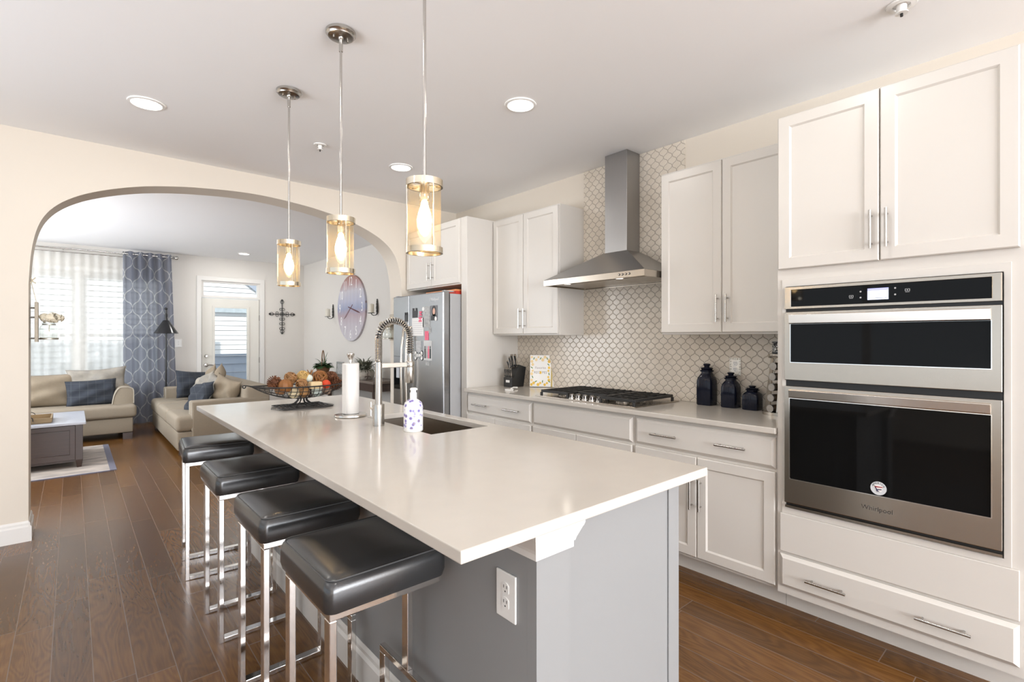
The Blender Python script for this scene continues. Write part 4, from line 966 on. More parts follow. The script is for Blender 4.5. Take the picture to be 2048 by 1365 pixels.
for sg in (-1, 1):
    m = MB(IRON); m.smooth = True; e = boat(sg, 0)
    m.tube([e + Vector((-sg * .03, 0, -.006)), e + Vector((sg * .02, 0, .006)), e + Vector((sg * .035, 0, .008))] + arc(e + Vector((sg * .035, 0, .0)), .008, PI / 2, PI / 2 - sg * 1.6 * PI, 10), .004, 6); m.build('scroll_handle', fb)
GRP = 'dried decoration in the wire basket'
def pinecone(p, r, tilt, label, mats=(M('pinecone_scales', (.15, .055, .022), .7, var=.5, vs=40),)):
    m = MB(mats[0]); p = Vector(p); rot = Matrix.Rotation(tilt[0], 3, 'X') @ Matrix.Rotation(tilt[1], 3, 'Y')
    n_ = 90
    m.ball(p, r * .62, 10, 8)
    for i in range(n_):
        z = 1 - 2 * (i + .5) / n_; a = i * 2.39996; q = math.sqrt(1 - z * z); d = Vector((q * cos(a), q * sin(a), z)); t_ = Vector((-sin(a), cos(a), 0)); u = d.cross(t_)
        c0_ = d * r * .55; tip = d * r * (1.0) + u * r * -.12
        vs = [c0_ + t_ * r * .13, c0_ - t_ * r * .13, tip - t_ * r * .17, tip + t_ * r * .17, tip * .93 - u * r * .10]
        m.add([p + rot @ v for v in vs], [(0, 1, 2, 3), (3, 2, 4), (0, 3, 4), (2, 1, 4), (1, 0, 4)])
    return tag(m.build('pinecone'), label, 'pinecone', GRP)
_twig = M('twig_strands', (.30, .15, .055), .6, var=.5, vs=50)
def twigball(p, r, label, mat=_twig, n_=16):
    m = MB(mat); m.smooth = True; p = Vector(p); rnd = random.Random(hash(label) % 97)
    rnd = random.Random(len(label) + int(r * 1000))
    for i in range(n_):
        ax = Vector((rnd.uniform(-1, 1), rnd.uniform(-1, 1), rnd.uniform(-1, 1))).normalized(); a, b = m.frame_dir(ax); o_ = ax * rnd.uniform(-.35, .35) * r; rr_ = math.sqrt(max(.01, 1 - (o_.length / r) ** 2)) * r * rnd.uniform(.93, 1.02)
        m.tube([p + o_ + (a * cos(2 * PI * k / 20) + b * sin(2 * PI * k / 20)) * rr_ for k in range(20)], r * .075, 5, True)
    m.ball(p, r * .72, 10, 8)
    return tag(m.build('twig_ball'), label, 'decorative ball', GRP)
def smoothball(p, r, col, label, name='decorative_ball', ridg=0):
    m = MB(M('ball_' + name, col, .6, var=.2, vs=25, bump=.3, bs=60)); m.smooth = True
    m.ball(p, r, 20, 14, (lambda th, ph: 1 + ridg * abs(sin(ph * 5))) if ridg else None); return tag(m.build(name), label, 'decorative ball', GRP)
D = lambda a, b, c: (bx0 + a, by0 + b, c)
pinecone(D(-.175, -.02, 1.082), .044, (.3, .5), 'pinecone at the left end of the wire basket')
smoothball(D(-.125, -.072, 1.062), .040, (.22, .085, .02), 'brown-orange dried gourd at the left front of the basket', 'dried_gourd', .07)
twigball(D(-.075, -.01, 1.105), .038, 'woven twig ball behind the dried gourd')
twigball(D(.005, .0, 1.110), .037, 'pale straw ball at the top of the heap in the basket', M('straw_strands', (.52, .34, .12), .6, var=.3, vs=50), 22)
twigball(D(-.03, -.078, 1.068), .034, 'small rough twig ball at the front of the basket beside the gourd')
smoothball(D(.035, -.02, 1.098), .024, (.62, .68, .62), 'pale grey-green ball next to the straw ball', 'pale_ball')
twigball(D(.11, -.005, 1.098), .045, 'largest brown vine ball at the right of the heap', M('vine_strands', (.25, .10, .025), .6, var=.5, vs=50), 20)
pinecone(D(.19, .012, 1.09), .045, (.9, .2), 'upper pinecone at the right end of the basket')
pinecone(D(.205, -.03, 1.055), .046, (.2, .9), 'lower pinecone at the right end of the basket')
smoothball(D(.125, -.075, 1.058), .028, (.62, .055, .012), 'bright orange-red ball at the right front of the basket', 'orange_ball', .02)
m = MB(M('pale_wood_slice', (.66, .50, .28), .6, var=.12, vs=40)); m.smooth = True; m.loft([(1.035, .034, .03, .012), (1.045, .038, .034, .014), (1.07, .038, .034, .014), (1.078, .034, .03, .012)], D(.055, -.075, 0)); tag(m.build('wood_block'), 'pale cream wooden block at the front of the basket', 'decoration', GRP)
smoothball(D(.075, -.045, 1.012), .032, (.52, .60, .55), 'pale aqua ball low in the middle of the basket', 'aqua_ball')
smoothball(D(-.065, -.04, 1.010), .034, (.62, .52, .33), 'cream ball low behind the wires at the left of the basket', 'cream_ball')
smoothball(D(.0, -.03, 1.012), .034, (.42, .22, .08), 'brown nut-like ball low in the centre of the basket', 'nut_ball', .03)
smoothball(D(.15, -.02, 1.014), .03, (.30, .20, .14), 'dull brown ball low at the right of the basket', 'brown_ball')
smoothball(D(-.125, .03, 1.03), .034, (.35, .17, .07), 'rust ball behind the gourd at the left of the basket', 'rust_ball')
m = MB(_twig); rnd = random.Random(9)
for i in range(9): a = rnd.uniform(0, 6.28); m.cyl(D(.06, .03, 1.11), (bx0 + .06 + .02 * cos(a), by0 + .03 + .02 * sin(a), 1.15), .006, 5, .001)
tag(m.build('star_pod'), 'dark spiky seed pod sticking up from the heap in the basket', 'seed pod', GRP)

# ================================================================== BAR STOOLS
def make_stool():
    t = thing('bar_stool', '', 'bar stool', (0, 0, 0), 'black leather bar stools along the island')
    xa, xb_, y0, y1 = -.165, .165, -.175, .175; tw_, td = .036, .02
    s = MB(LEATHER); s.smooth = True
    hx, hy = .178, .192
    s.loft([(.658, hx - .012, hy - .012, .02), (.661, hx - .002, hy - .002, .026), (.68, hx + .003, hy + .003, .028), (.715, hx + .003, hy + .003, .028), (.735, hx - .002, hy - .002, .028), (.744, hx - .014, hy - .014, .026), (.749, hx - .035, hy - .035, .03), (.752, hx * .5, hy * .5, .05)], (0, 0, 0), 7)
    so = s.build('seat', t)
    m = MB(STITCH); m.smooth = True
    for z, q in ((.742, -.008),):
        ring = []
        for c_, (sx_, sy_) in enumerate(((1, 1), (-1, 1), (-1, -1), (1, -1))):
            for k_ in range(6): a = PI / 2 * (c_ + k_ / 5); ring.append((sx_ * (hx + q - .027) + .027 * cos(a), sy_ * (hy + q - .027) + .027 * sin(a), z))
        m.tube(ring, .0022, 5, True)
    m.build('seam', so)
    for y in (y0, y1 - tw_):
        MB(CHROME).box(xa, xa + td, y, y + tw_, 0, .6365).build('leg', t, bevel=.002)
        MB(CHROME).box(xb_ - td, xb_, y, y + tw_, 0, .2785).build('rear_leg', t, bevel=.002)
        MB(CHROME).box(xa + td, xb_ - td, y, y + tw_, .001, .021).build('floor_rail', t, bevel=.002)
    MB(CHROME).box(xb_ - td, xb_, y0, y1, .2787, .3).build('footrest_bar', t, bevel=.002)
    MB(CHROME).box(xb_ - td, xb_, -tw_ / 2, tw_ / 2, .3002, .6365).build('back_post', t, bevel=.002)
    MB(CHROME).ring('z', (xa, xb_, y0, y1), (xa + td, xb_ - td, y0 + .02, y1 - .02), .637, .658).build('seat_frame', t, bevel=.002)
    return t
st0 = make_stool()
for i, (x, y, rz, lb) in enumerate(((.655, 1.437, 0, 'nearest black leather bar stool, in front of the island outlet'), (.655, 2.02, 0, 'second bar stool from the near end of the island'), (.655, 2.705, 0, 'third bar stool from the near end of the island'), (.655, 3.47, math.radians(-5), 'farthest bar stool, beside the beige sofa at the island end'))):
    if i == 0: st0.location = (x, y, 0); st0.rotation_euler = (0, 0, rz); st0['label'] = lb
    else: dup(st0, (x, y, 0), rz, lb)

# ================================================================== PENDANTS
def make_pendant():
    t = thing('pendant_lamp', '', 'pendant lamp', (0, 0, H), 'glass cylinder pendants above the island')
    m = MB(NICKEL); m.smooth = True; m.lathe([(.066, H - .0005), (.066, H - .012), (.060, H - .016), (.056, H - .024), (.05, H - .026)], (0, 0, 0), 32); m.lathe([(.012, H - .026), (.010, H - .034), (.007, H - .036)], (0, 0, 0), 12)
    for s_ in (-.032, .032): m.cyl((s_, 0, H - .026), (s_, 0, H - .036), .004, 8)
    m.build('canopy', t)
    m = MB(NICKEL); m.smooth = True; m.cyl((0, 0, 1.905), (0, 0, H - .03), .0055, 12); m.cyl((0, 0, H - .09), (0, 0, H - .036), .0085, 12); m.build('rod', t)
    m = MB(BRASSY); m.smooth = True; m.lathe([(.0575, 1.882), (.0635, 1.882), (.0635, 1.905), (.0575, 1.905), (.0575, 1.882)], (0, 0, 0), 40, caps=False)
    m.smooth = False; m.box(-.059, .059, -.006, .006, 1.892, 1.898).box(-.006, .006, -.059, .059, 1.8925, 1.8975); m.build('top_ring', t)
    m = MB(BRASSY); m.smooth = True; m.lathe([(.0575, 1.652), (.0635, 1.652), (.0635, 1.672), (.0575, 1.672), (.0575, 1.652)], (0, 0, 0), 40, caps=False); m.smooth = False; m.box(-.059, .059, -.004, .004, 1.656, 1.66); m.build('bottom_ring', t)
    m = MB(GLOWGLASS); m.smooth = True; m.lathe([(.0565, 1.655), (.0565, 1.90)], (0, 0, 0), 40, caps=False); m.build('glass_cylinder', t)
    m = MB(BRASSY); m.smooth = True
    for k in range(3): a = 2 * PI * k / 3 + .5; m.cyl((.0605 * cos(a), .0605 * sin(a), 1.672), (.0605 * cos(a), .0605 * sin(a), 1.882), .0022, 8)
    m.build('side_rods', t)
    m = MB(BRASSY); m.smooth = True; m.lathe([(.017, 1.905), (.017, 1.85), (.0175, 1.848), (.0175, 1.835), (.014, 1.832)], (0, 0, 0), 20); so = m.build('lamp_socket', t)
    m = MB(BULB); m.smooth = True; m.lathe([(.011, 1.831), (.014, 1.815), (.022, 1.79), (.026, 1.768), (.024, 1.745), (.014, 1.722), (.004, 1.712)], (0, 0, 0), 20); m.build('bulb', so)
    return t
p0 = make_pendant()
for i, (y, lb) in enumerate(((1.515, 'nearest glass pendant lamp, hanging in front of the fridge cabinet'), (2.237, 'middle glass pendant lamp above the island'), (2.966, 'farthest glass pendant lamp, hanging before the living room door'))):
    if i == 0: p0.location = (.921, y, H); p0['label'] = lb
    else: dup(p0, (.921, y, H), None, lb)

# ================================================================== JAMB JAR SCONCES
def jar_sconce(sg, xw_, y, label, flowers=True):
    t = thing('mason_jar_sconce', label, 'wall sconce', (xw_, y, 1.35), 'mason jar sconces on the arch jambs')
    X = lambda a: xw_ + sg * a
    MB(M('pale_driftwood', (.46, .41, .33), .7, var=.2, vs=12, stretch=(1, 1, 8))).box(X(.026), X(.044), y - .05, y + .05, 1.33, 1.605).build('board', t, bevel=.003)
    m = MB(M('dull_bracket', (.35, .33, .30), .5, 1., var=.1)); 
    for z in (1.355, 1.50, 1.565): m.cyl((X(.0005), y, z), (X(.026), y, z), .006, 8)
    m.build('wall_pegs', t)
    m = MB(PETAL); m.tube([(X(.034), y, 1.605), (X(.012), y, 1.72), (X(.006), y, 1.75)], .0022, 5); m.tube([(X(.006), y - .03, 1.735), (X(.012), y, 1.752), (X(.028), y + .02, 1.775)], .004, 5); m.tube([(X(.006), y + .02, 1.77), (X(.012), y, 1.75), (X(.03), y - .01, 1.735)], .004, 5); m.build('twine_bow', t)
    m = MB(CLEAR); m.smooth = True; m.lathe([(.03, 1.352), (.046, 1.355), (.05, 1.37), (.05, 1.425), (.042, 1.445), (.034, 1.45), (.034, 1.465)], (X(.098), y, 0), 24, caps=False); m.build('glass_jar', t)
    m = MB(M('jar_clamp', (.42, .40, .34), .45, 1., var=.1)); m.smooth = True; m.lathe([(.048, 1.346), (.051, 1.348), (.051, 1.357), (.046, 1.36)], (X(.098), y, 0), 24, caps=False); m.lathe([(.036, 1.448), (.036, 1.455)], (X(.098), y, 0), 20, caps=False); m.cyl((X(.044), y, 1.352), (X(.05), y, 1.352), .004, 6); m.build('jar_clamp', t)
    if flowers:
        m = MB(PETAL); rnd = random.Random(11)
        for i in range(70):
            a, b = rnd.uniform(0, 2 * PI), rnd.uniform(-.9, 1); q = math.sqrt(1 - b * b); rr_ = rnd.uniform(.75, 1.05)
            c_ = Vector((X(.108) + .07 * q * cos(a) * rr_, y + .06 * q * sin(a) * rr_, 1.497 + .036 * b * rr_)); d_ = Vector((cos(a) * q, sin(a) * q, b)).normalized(); u, v = m.frame_dir(d_); s_ = rnd.uniform(.014, .022)
            m.add([c_ + u * s_, c_ + v * s_ - d_ * .004, c_ - u * s_, c_ - v * s_ - d_ * .004, c_ + d_ * .006], [(0, 1, 4), (1, 2, 4), (2, 3, 4), (3, 0, 4)])
        m.tube([(X(.098), y, 1.38), (X(.1), y, 1.49)], .003, 5); m.build('hydrangea', t)
jar_sconce(1, ac - ah, YA + .12, 'mason jar sconce with dried hydrangea on the left arch jamb')
jar_sconce(-1, ac + ah, YA + .14, 'mason jar sconce partly behind the refrigerator on the right arch jamb')

# ================================================================== LIVING ROOM
# rug, trunk and tray
t = thing('area_rug', 'patterned beige and navy area rug under the dark trunk', 'rug', (-.8, 7.4, 0))
MB(RUG).box(-2.0, .29, 6.565, 8.17, .0005, .009).build('rug_field', t); MB(RUGB).box(.29, .345, 6.56, 8.175, .0005, .0095).box(-2.0, .29, 6.54, 6.565, .0005, .0095).build('rug_border', t)
tk = thing('trunk_coffee_table', 'dark wooden trunk coffee table with a panelled front on the rug', 'coffee table', (-.45, 7.4, .01))
TX0, TX1, TYa, TYb = -1.05, .085, 6.91, 7.93
MB(DARKWD).box(TX0 + .03, TX1 - .03, TYa + .02, TYb - .02, .07, .455).build('trunk_body', tk)
fr_ = MB(DARKWD)
fr_.ring('y', (TX0 + .06, TX1 - .06, .09, .45), (TX0 + .09, TX1 - .105, .15, .40), TYa + .004, TYa + .02); fr_.build('front_frame', tk, bevel=.003)
for x in (TX0, TX1 - .06):
    for y in (TYa, TYb - .06): MB(DARKWD).loft([(.0105, .019, .019, .002), (.09, .03, .03, .002), (.455, .03, .03, .002)], (x + .03, y + .03, 0), 3).build('leg', tk)
MB(M('painted_trunk_top', (.40, .42, .47), .3, var=.25, vs=6, stretch=(2, 6, 1))).box(TX0 - .025, TX1 + .025, TYa - .03, TYb + .03, .4555, .48).build('lid', tk, bevel=.004)
tr = thing('serving_tray', 'shallow wooden tray with black wire handles on the trunk', 'tray', (-.35, 7.2, .48))
TRW = M('tray_wood', (.22, .15, .075), .6, var=.3, vs=8, stretch=(1, 8, 1))
MB(TRW).box(-.72, -.165, 7.02, 7.42, .481, .49).build('tray_floor', tr); m = MB(TRW); m.ring('z', (-.73, -.155, 7.01, 7.43), (-.715, -.17, 7.025, 7.415), .4905, .535); m.build('tray_rim', tr, bevel=.002)
for y in (7.004, 7.436):
    m = MB(BLACK); m.smooth = True; m.tube([(-.50, y, .51), (-.50, y, .535)] + arc((-.40, y, .535), .10, PI, 0, 10, ay=(0, 0, .35)) + [(-.30, y, .51)], .004, 6); m.build('wire_handle', tr)
# pillows
def pil(name, label, cat, c, w, h, t_, mat, yaw, lean, roll=0, seed=0, group=None, pinch=.06):
    mt = Matrix.Translation(c) @ Matrix.Rotation(yaw, 4, 'Z') @ Matrix.Rotation(lean, 4, 'X') @ Matrix.Rotation(roll, 4, 'Y')
    o_ = thing(name, label, cat, c, group)
    m = MB(mat); m.smooth = True; m.pillow(mt, w, h, t_, 18, seed, pinch, .02); m.build('pillow_cover', o_, weld=True)
    return o_
# sofa under the window
s1 = thing('sofa', 'beige upholstered sofa under the curtained window', 'sofa', (-.5, 8.95, 0), 'beige sofas')
A0, A1 = -1.75, .64
MB(SOFA).box(A0, A1 - .02, 8.50, 9.48, .085, .285).build('base', s1, bevel=.015, seg=3)
m = MB(SOFA); m.box(A0, A1 + .02, 8.46, 9.2, .287, .455); m.build('seat_cushion', s1, bevel=.045, seg=4)
m = MB(SOFA)
m.box(A0, A1 - .18, 9.18, 9.5, .287, .74); m.build('backrest', s1, bevel=.06, seg=4)
ap = [(A1 - .235, .40)] + [(A1 - .235 + .215 * (1 - cos(a)) * .5 * 1.0, .40 + .285 * sin(a)) for a in [PI * .5 * i / 8 for i in range(9)]][1:] + [(A1 - .06, .683), (A1 - .01, .66), (A1 + .0, .62), (A1 - .0, .29), (A1 - .235, .29)]
m = MB(SOFA); m.prism(ap, 'y', 8.66, 9.5); m.build('arm', s1, bevel=.012, seg=3)
m = MB(PIPING); m.smooth = True; m.tube([(x, 8.657, z) for x, z in [(A1 - .235, .46)] + ap[1:-2] + [(A1, .46)]], .006, 6); m.build('arm_piping', s1)
MB(DARKWD).box(A1 - .13, A1 - .03, 8.47, 8.57, 0, .085).build('foot', s1); MB(DARKWD).box(A1 - .13, A1 - .03, 9.36, 9.46, 0, .085).build('foot', s1); MB(DARKWD).box(A0 + .03, A0 + .13, 8.5, 8.6, 0, .085).build('foot', s1)
pil('back_pillow', 'large tan back pillow on the window sofa, left of the plaid one', 'pillow', (-.32, 9.02, .655), .80, .46, .26, SOFAT, 0, -.22, 0, 1, 'pillows on the window sofa', .09)
pil('throw_pillow', 'grey printed pillow behind the plaid pillow on the window sofa', 'pillow', (.27, 9.02, .705), .66, .48, .16, PRINT, .05, -.12, -.05, 2, 'pillows on the window sofa', .12)
pil('throw_pillow', 'navy plaid pillow in front of the printed one on the window sofa', 'pillow', (.20, 8.86, .615), .54, .36, .16, PLAID, .0, -.3, -.04, 3, 'pillows on the window sofa')
# sofa beside the island
s2 = thing('sofa', 'beige sofa with its end toward the island, facing the trunk', 'sofa', (1.45, 8.0, 0), 'beige sofas')
B0, B1 = 6.82, 9.22
MB(SOFA).box(.905, 1.86, B0 + .02, B1, .06, .27).build('base', s2, bevel=.015, seg=3)
sg_ = (B1 - B0) / 3
for i in range(3): 
    m = MB(SOFA); m.box(.885, 1.62, B0 + .005 + i * sg_, B0 + (i + 1) * sg_ - .005, .272, .455); m.build('seat_cushion', s2, bevel=.05, seg=4)
for y0, y1 in ((B0, B0 + .2), (B1 - .2, B1)):
    m = MB(SOFA); m.box(1.045, 1.88, y0, y1, .2, .615); m.build('arm', s2, bevel=.018, seg=3)
    m = MB(PIPING); m.smooth = True; m.tube([(1.047, y0 + .012, .28), (1.047, y0 + .012, .603), (1.047, y1 - .012, .603), (1.047, y1 - .012, .28)], .006, 6); m.build('arm_piping', s2)
m = MB(SOFA); m.box(1.60, 1.9, B0 + .012, B1 - .012, .2, .765); m.build('backrest', s2, bevel=.05, seg=4)
for x in (.93, 1.75):
    for y in (B0 + .05, B1 - .13): MB(DARKWD).box(x, x + .08, y, y + .08, 0, .06).build('foot', s2)
gp_ = 'pillows on the island-side sofa'
pil('throw_pillow', 'navy plaid pillow against the far arm of the island-side sofa', 'pillow', (1.34, 8.77, .66), .44, .42, .18, PLAID, .35, -.30, .12, 4, gp_)
pil('back_pillow', 'tan back pillow with a pointed corner behind the grey printed pillows', 'pillow', (1.50, 8.36, .69), .46, .46, .15, SOFAT, -PI / 2 + .05, -.15, -0.45, 5, gp_, .1)
pil('throw_pillow', 'grey printed pillow beside the far navy pillow on the island-side sofa', 'pillow', (1.37, 8.12, .66), .44, .42, .14, PRINT, -PI / 2 + .2, -.35, -0.3, 6, gp_, .1)
pil('back_pillow', 'tan pillow with the tallest point in the middle of the island-side sofa', 'pillow', (1.50, 7.86, .70), .46, .46, .15, SOFAT, -PI / 2, -.15, -0.62, 7, gp_, .1)
pil('throw_pillow', 'creased grey printed pillow in the middle of the island-side sofa', 'pillow', (1.40, 7.70, .665), .44, .40, .14, PRINT, -PI / 2 + .1, -.33, 0.2, 8, gp_, .1)
pil('throw_pillow', 'dark plaid pillow low behind the near arm of the island-side sofa', 'pillow', (1.20, 7.34, .62), .44, .38, .14, PLAID, -PI / 2 + .25, -.45, -0.15, 9, gp_)
pil('throw_pillow', 'tan pillow with a raised corner nearest the island on the sofa', 'pillow', (1.46, 7.20, .66), .46, .42, .17, SOFAT, -PI / 2 + .45, -.2, 0.22, 10, gp_, .14)
# floor lamp
fl = thing('floor_lamp', 'black floor lamp with a cone shade in front of the curtain', 'floor lamp', (1.1, 9.44, 0))
lx, ly = 1.1, 9.44
m = MB(BLACK); m.smooth = True; m.lathe([(.12, 0.0005), (.12, .015), (.03, .03)], (lx, ly, 0), 24); m.build('base', fl)
m = MB(BLACK); m.smooth = True; m.cyl((lx, ly, .03), (lx, ly, 1.8), .013, 12); m.ball((lx, ly, 1.81), .022, 12, 8); m.lathe([(.02, 1.60), (.02, 1.72), (.012, 1.74)], (lx, ly, 0), 12); m.build('pole', fl)
m = MB(M('black_shade', (.01, .01, .012), .2, var=.1)); m.smooth = True; m.lathe([(.035, 1.63), (.045, 1.62), (.165, 1.425), (.163, 1.425), (.043, 1.618)], (lx, ly, 0), 32, caps=False); m.build('lamp_shade', fl)
# curtains and rod
rod = thing('curtain_rod', 'dark metal curtain rod above the living room window', 'curtain rod', (-.4, 9.83, 2.665))
m = MB(NICKEL); m.smooth = True; m.cyl((-2.3, 9.83, 2.665), (1.24, 9.83, 2.665), .012, 12); m.build('rod', rod)
m = MB(NICKEL); m.smooth = True; m.lathe([(.014, 1.235), (.024, 1.25), (.014, 1.262), (.03, 1.285), (.032, 1.30), (.012, 1.315)], (0, 9.83, 2.665), 16, 'x'); m.build('finial', rod)
m = MB(NICKEL); m.cyl((1.22, 9.83, 2.665), (1.22, YB - .001, 2.665), .008, 8); m.cyl((-.1, 9.83, 2.665), (-.1, YB - .001, 2.665), .008, 8); m.build('bracket', rod)
def cloth(mat, name, x0, x1, y, z0, z1, amp, waves, nx, seed=0, flare=0):
    m = MB(mat); m.smooth = True; nz = 24; vs = []; rnd = random.Random(seed); ph = rnd.uniform(0, 6)
    for j in range(nz + 1):
        z = z1 + (z0 - z1) * j / nz; f = j / nz
        for i in range(nx + 1):
            u = i / nx; a = 2 * PI * waves * u
            vs.append((x0 + (x1 - x0) * u + flare * f * (u - .0) + .012 * f * sin(a * .5 + ph), y + amp * sin(a) * (1 - .25 * f) + amp * .5 * f * sin(a * .37 + ph + 2 * f), z))
    m.add(vs, [(j * (nx + 1) + i, j * (nx + 1) + i + 1, (j + 1) * (nx + 1) + i + 1, (j + 1) * (nx + 1) + i) for j in range(nz) for i in range(nx)])
    return m
cu = thing('trellis_curtain', 'blue-grey curtain with a white trellis pattern at the right of the window', 'curtain', (.9, 9.83, .02))
cloth(DRAPE, 'c', .59, 1.215, 9.83, .012, 2.705, .06, 5, 80, 1, .10).build('curtain_panel', cu)
for k_ in range(10):
    m = MB(NICKEL); m.smooth = True; x = .59 + .622 * k_ / 9.0 * .98 + .006; m.tube([(x, 9.83 + .02 * cos(a), 2.665 + .02 * sin(a)) for a in [2 * PI * i / 14 for i in range(14)]], .004, 5, True); m.build('grommet', cu)
sh = thing('sheer_curtain', 'white sheer curtain across the living room window', 'curtain', (-.7, 9.90, .02))
cloth(SHEER, 's', -2.2, .66, 9.935, .03, 2.62, .014, 26, 260, 2).build('sheer_panel', sh)
r2 = thing('sheer_rod', 'thin rod carrying the sheer curtain behind the main rod', 'curtain rod', (-.7, 9.935, 2.625)); m = MB(NICKEL); m.smooth = True; m.cyl((-2.3, 9.935, 2.625), (.70, 9.935, 2.625), .006, 8); m.build('rod', r2); m = MB(NICKEL); m.cyl((-.105, 9.935, 2.625), (-.105, YB - .001, 2.625), .006, 8); m.cyl((.69, 9.935, 2.625), (.69, YB - .001, 2.625), .006, 8); m.build('bracket', r2)
# scrollwork cross
cr = thing('iron_cross', 'scrollwork iron cross on the wall right of the glazed door', 'wall cross', (2.975, YB, 1.42))
m = MB(BLACK); m.smooth = True; yk = YB - .016; cx_, cz_ = 2.975, 1.80
m.tube([(cx_, yk, 1.43), (cx_, yk, 2.07)], .007, 6); m.tube([(2.745, yk, cz_), (3.205, yk, cz_)], .007, 6); m.cyl((cx_, yk, cz_), (cx_, YB - .001, cz_), .005, 6)
crs = m.build('bars', cr)
def circ(x, z, r): m = MB(BLACK); m.smooth = True; m.tube([(x + r * cos(2 * PI * k / 16), yk, z + r * sin(2 * PI * k / 16)) for k in range(16)], .0045, 5, True); m.build('scroll', cr)
circ(cx_, cz_, .04); circ(cx_, cz_, .022)
for x, z, r in ((2.79, cz_, .03), (2.76, cz_, .016), (3.16, cz_, .03), (3.19, cz_, .016), (cx_, 2.03, .03), (cx_, 2.06, .016), (cx_, 1.475, .032), (cx_, 1.445, .016)): circ(x, z, r)
for a, b in ((1, 0), (-1, 0), (0, 1), (0, -1), (0, -2), (0, -3)):
    dx, dz = (a * .09, b * .09); 
    for q in (-.024, .024): circ(cx_ + dx + (q if b else 0), cz_ + dz + (q if a else 0), .022)
outlet('switch_plate', 'white lattice switch plate between the curtain and the door', (1.335, YB - .0005, 1.268), (1, 0, 0), (0, 0, 1), .10, .135, WPLAST, patt=True)
# plank wall clock
CYk, CZk, CR = 7.74, 1.832, .528
ck = thing('wall_clock', 'huge round plank wall clock in washed red, white and blue', 'clock', (XL, CYk, CZk - CR), None)
km = bpy.data.materials.new('washed_planks'); km.use_nodes = True; nt = km.node_tree; _, xyz = pos_xyz(nt); b = nt.nodes['Principled BSDF']
n1 = nt.nodes.new('ShaderNodeTexNoise'); n1.inputs['Scale'].default_value = 3.5; n1.inputs['Detail'].default_value = 5; tc = nt.nodes.new('ShaderNodeTexCoord'); mp = nt.nodes.new('ShaderNodeMapping'); mp.inputs['Scale'].default_value = (1, 2.5, 1); nt.links.new(tc.outputs['Object'], mp.inputs[0]); nt.links.new(mp.outputs[0], n1.inputs['Vector'])
zz = mnode(nt, 'ADD', mnode(nt, 'DIVIDE', xyz[2], 2 * CR), mnode(nt, 'MULTIPLY', mnode(nt, 'SUBTRACT', n1.outputs['Fac'], .5), .14))
base_c = ramp(nt, zz, [(0, (.52, .50, .53)), (.25, (.50, .46, .50)), (.40, (.42, .33, .36)), (.50, (.30, .33, .46)), (.60, (.44, .45, .55)), (.76, (.54, .52, .56)), (.86, (.44, .29, .29)), (1, (.33, .15, .10))])
fq = mnode(nt, 'ABSOLUTE', mnode(nt, 'SUBTRACT', mnode(nt, 'FRACT', mnode(nt, 'DIVIDE', mnode(nt, 'ADD', xyz[1], .06), .132)), .5))
mx = nt.nodes.new('ShaderNodeMix'); mx.data_type = 'RGBA'; nt.links.new(ramp(nt, fq, [(.012, (0, 0, 0)), (.025, (1, 1, 1))]), mx.inputs[0]); mx.inputs[6].default_value = (.30, .26, .28, 1); nt.links.new(base_c, mx.inputs[7]); nt.links.new(mx.outputs[2], b.inputs['Base Color']); b.inputs['Roughness'].default_value = .6
m = MB(km); m.smooth = True; m.lathe([(CR, XL - .002), (CR, XL - .03), (CR - .004, XL - .034)], (0, CYk, CZk), 72, 'x'); m.build('clock_face', ck)
NUM = M('white_numerals', (.88, .87, .86), .6, var=.02)
for i in range(1, 13):
    a = 2 * PI * i / 12; rad = CR * .80
    text(str(i), .175, (XL - .0355, CYk - rad * sin(a), CZk + rad * cos(a)), (0, -.8, 0), (0, 0, 1.15), NUM, 'numeral', ck, .001)
def hand(a, L_, w, mat, nm):
    d, n_ = Vector((0, -sin(a), cos(a))), Vector((0, cos(a), sin(a))); c_ = Vector((XL - .040, CYk, CZk)); m = MB(mat)
    ps = [c_ - d * .09 - n_ * w * .5, c_ - d * .09 + n_ * w * .5, c_ + d * L_ * .75 + n_ * w, c_ + d * L_, c_ + d * L_ * .75 - n_ * w]
    m.add(ps + [p + Vector((.004, 0, 0)) for p in ps], [(0, 1, 2, 3, 4), (9, 8, 7, 6, 5)] + [(i, 5 + i, 5 + (i + 1) % 5, (i + 1) % 5) for i in range(5)]); m.build(nm, ck)
hand(math.radians(104), .38, .012, M('maroon_hand', (.12, .03, .035), .5, var=.1), 'minute_hand'); hand(math.radians(236), .30, .014, M('dark_hand', (.25, .16, .17), .5, var=.1), 'hour_hand')
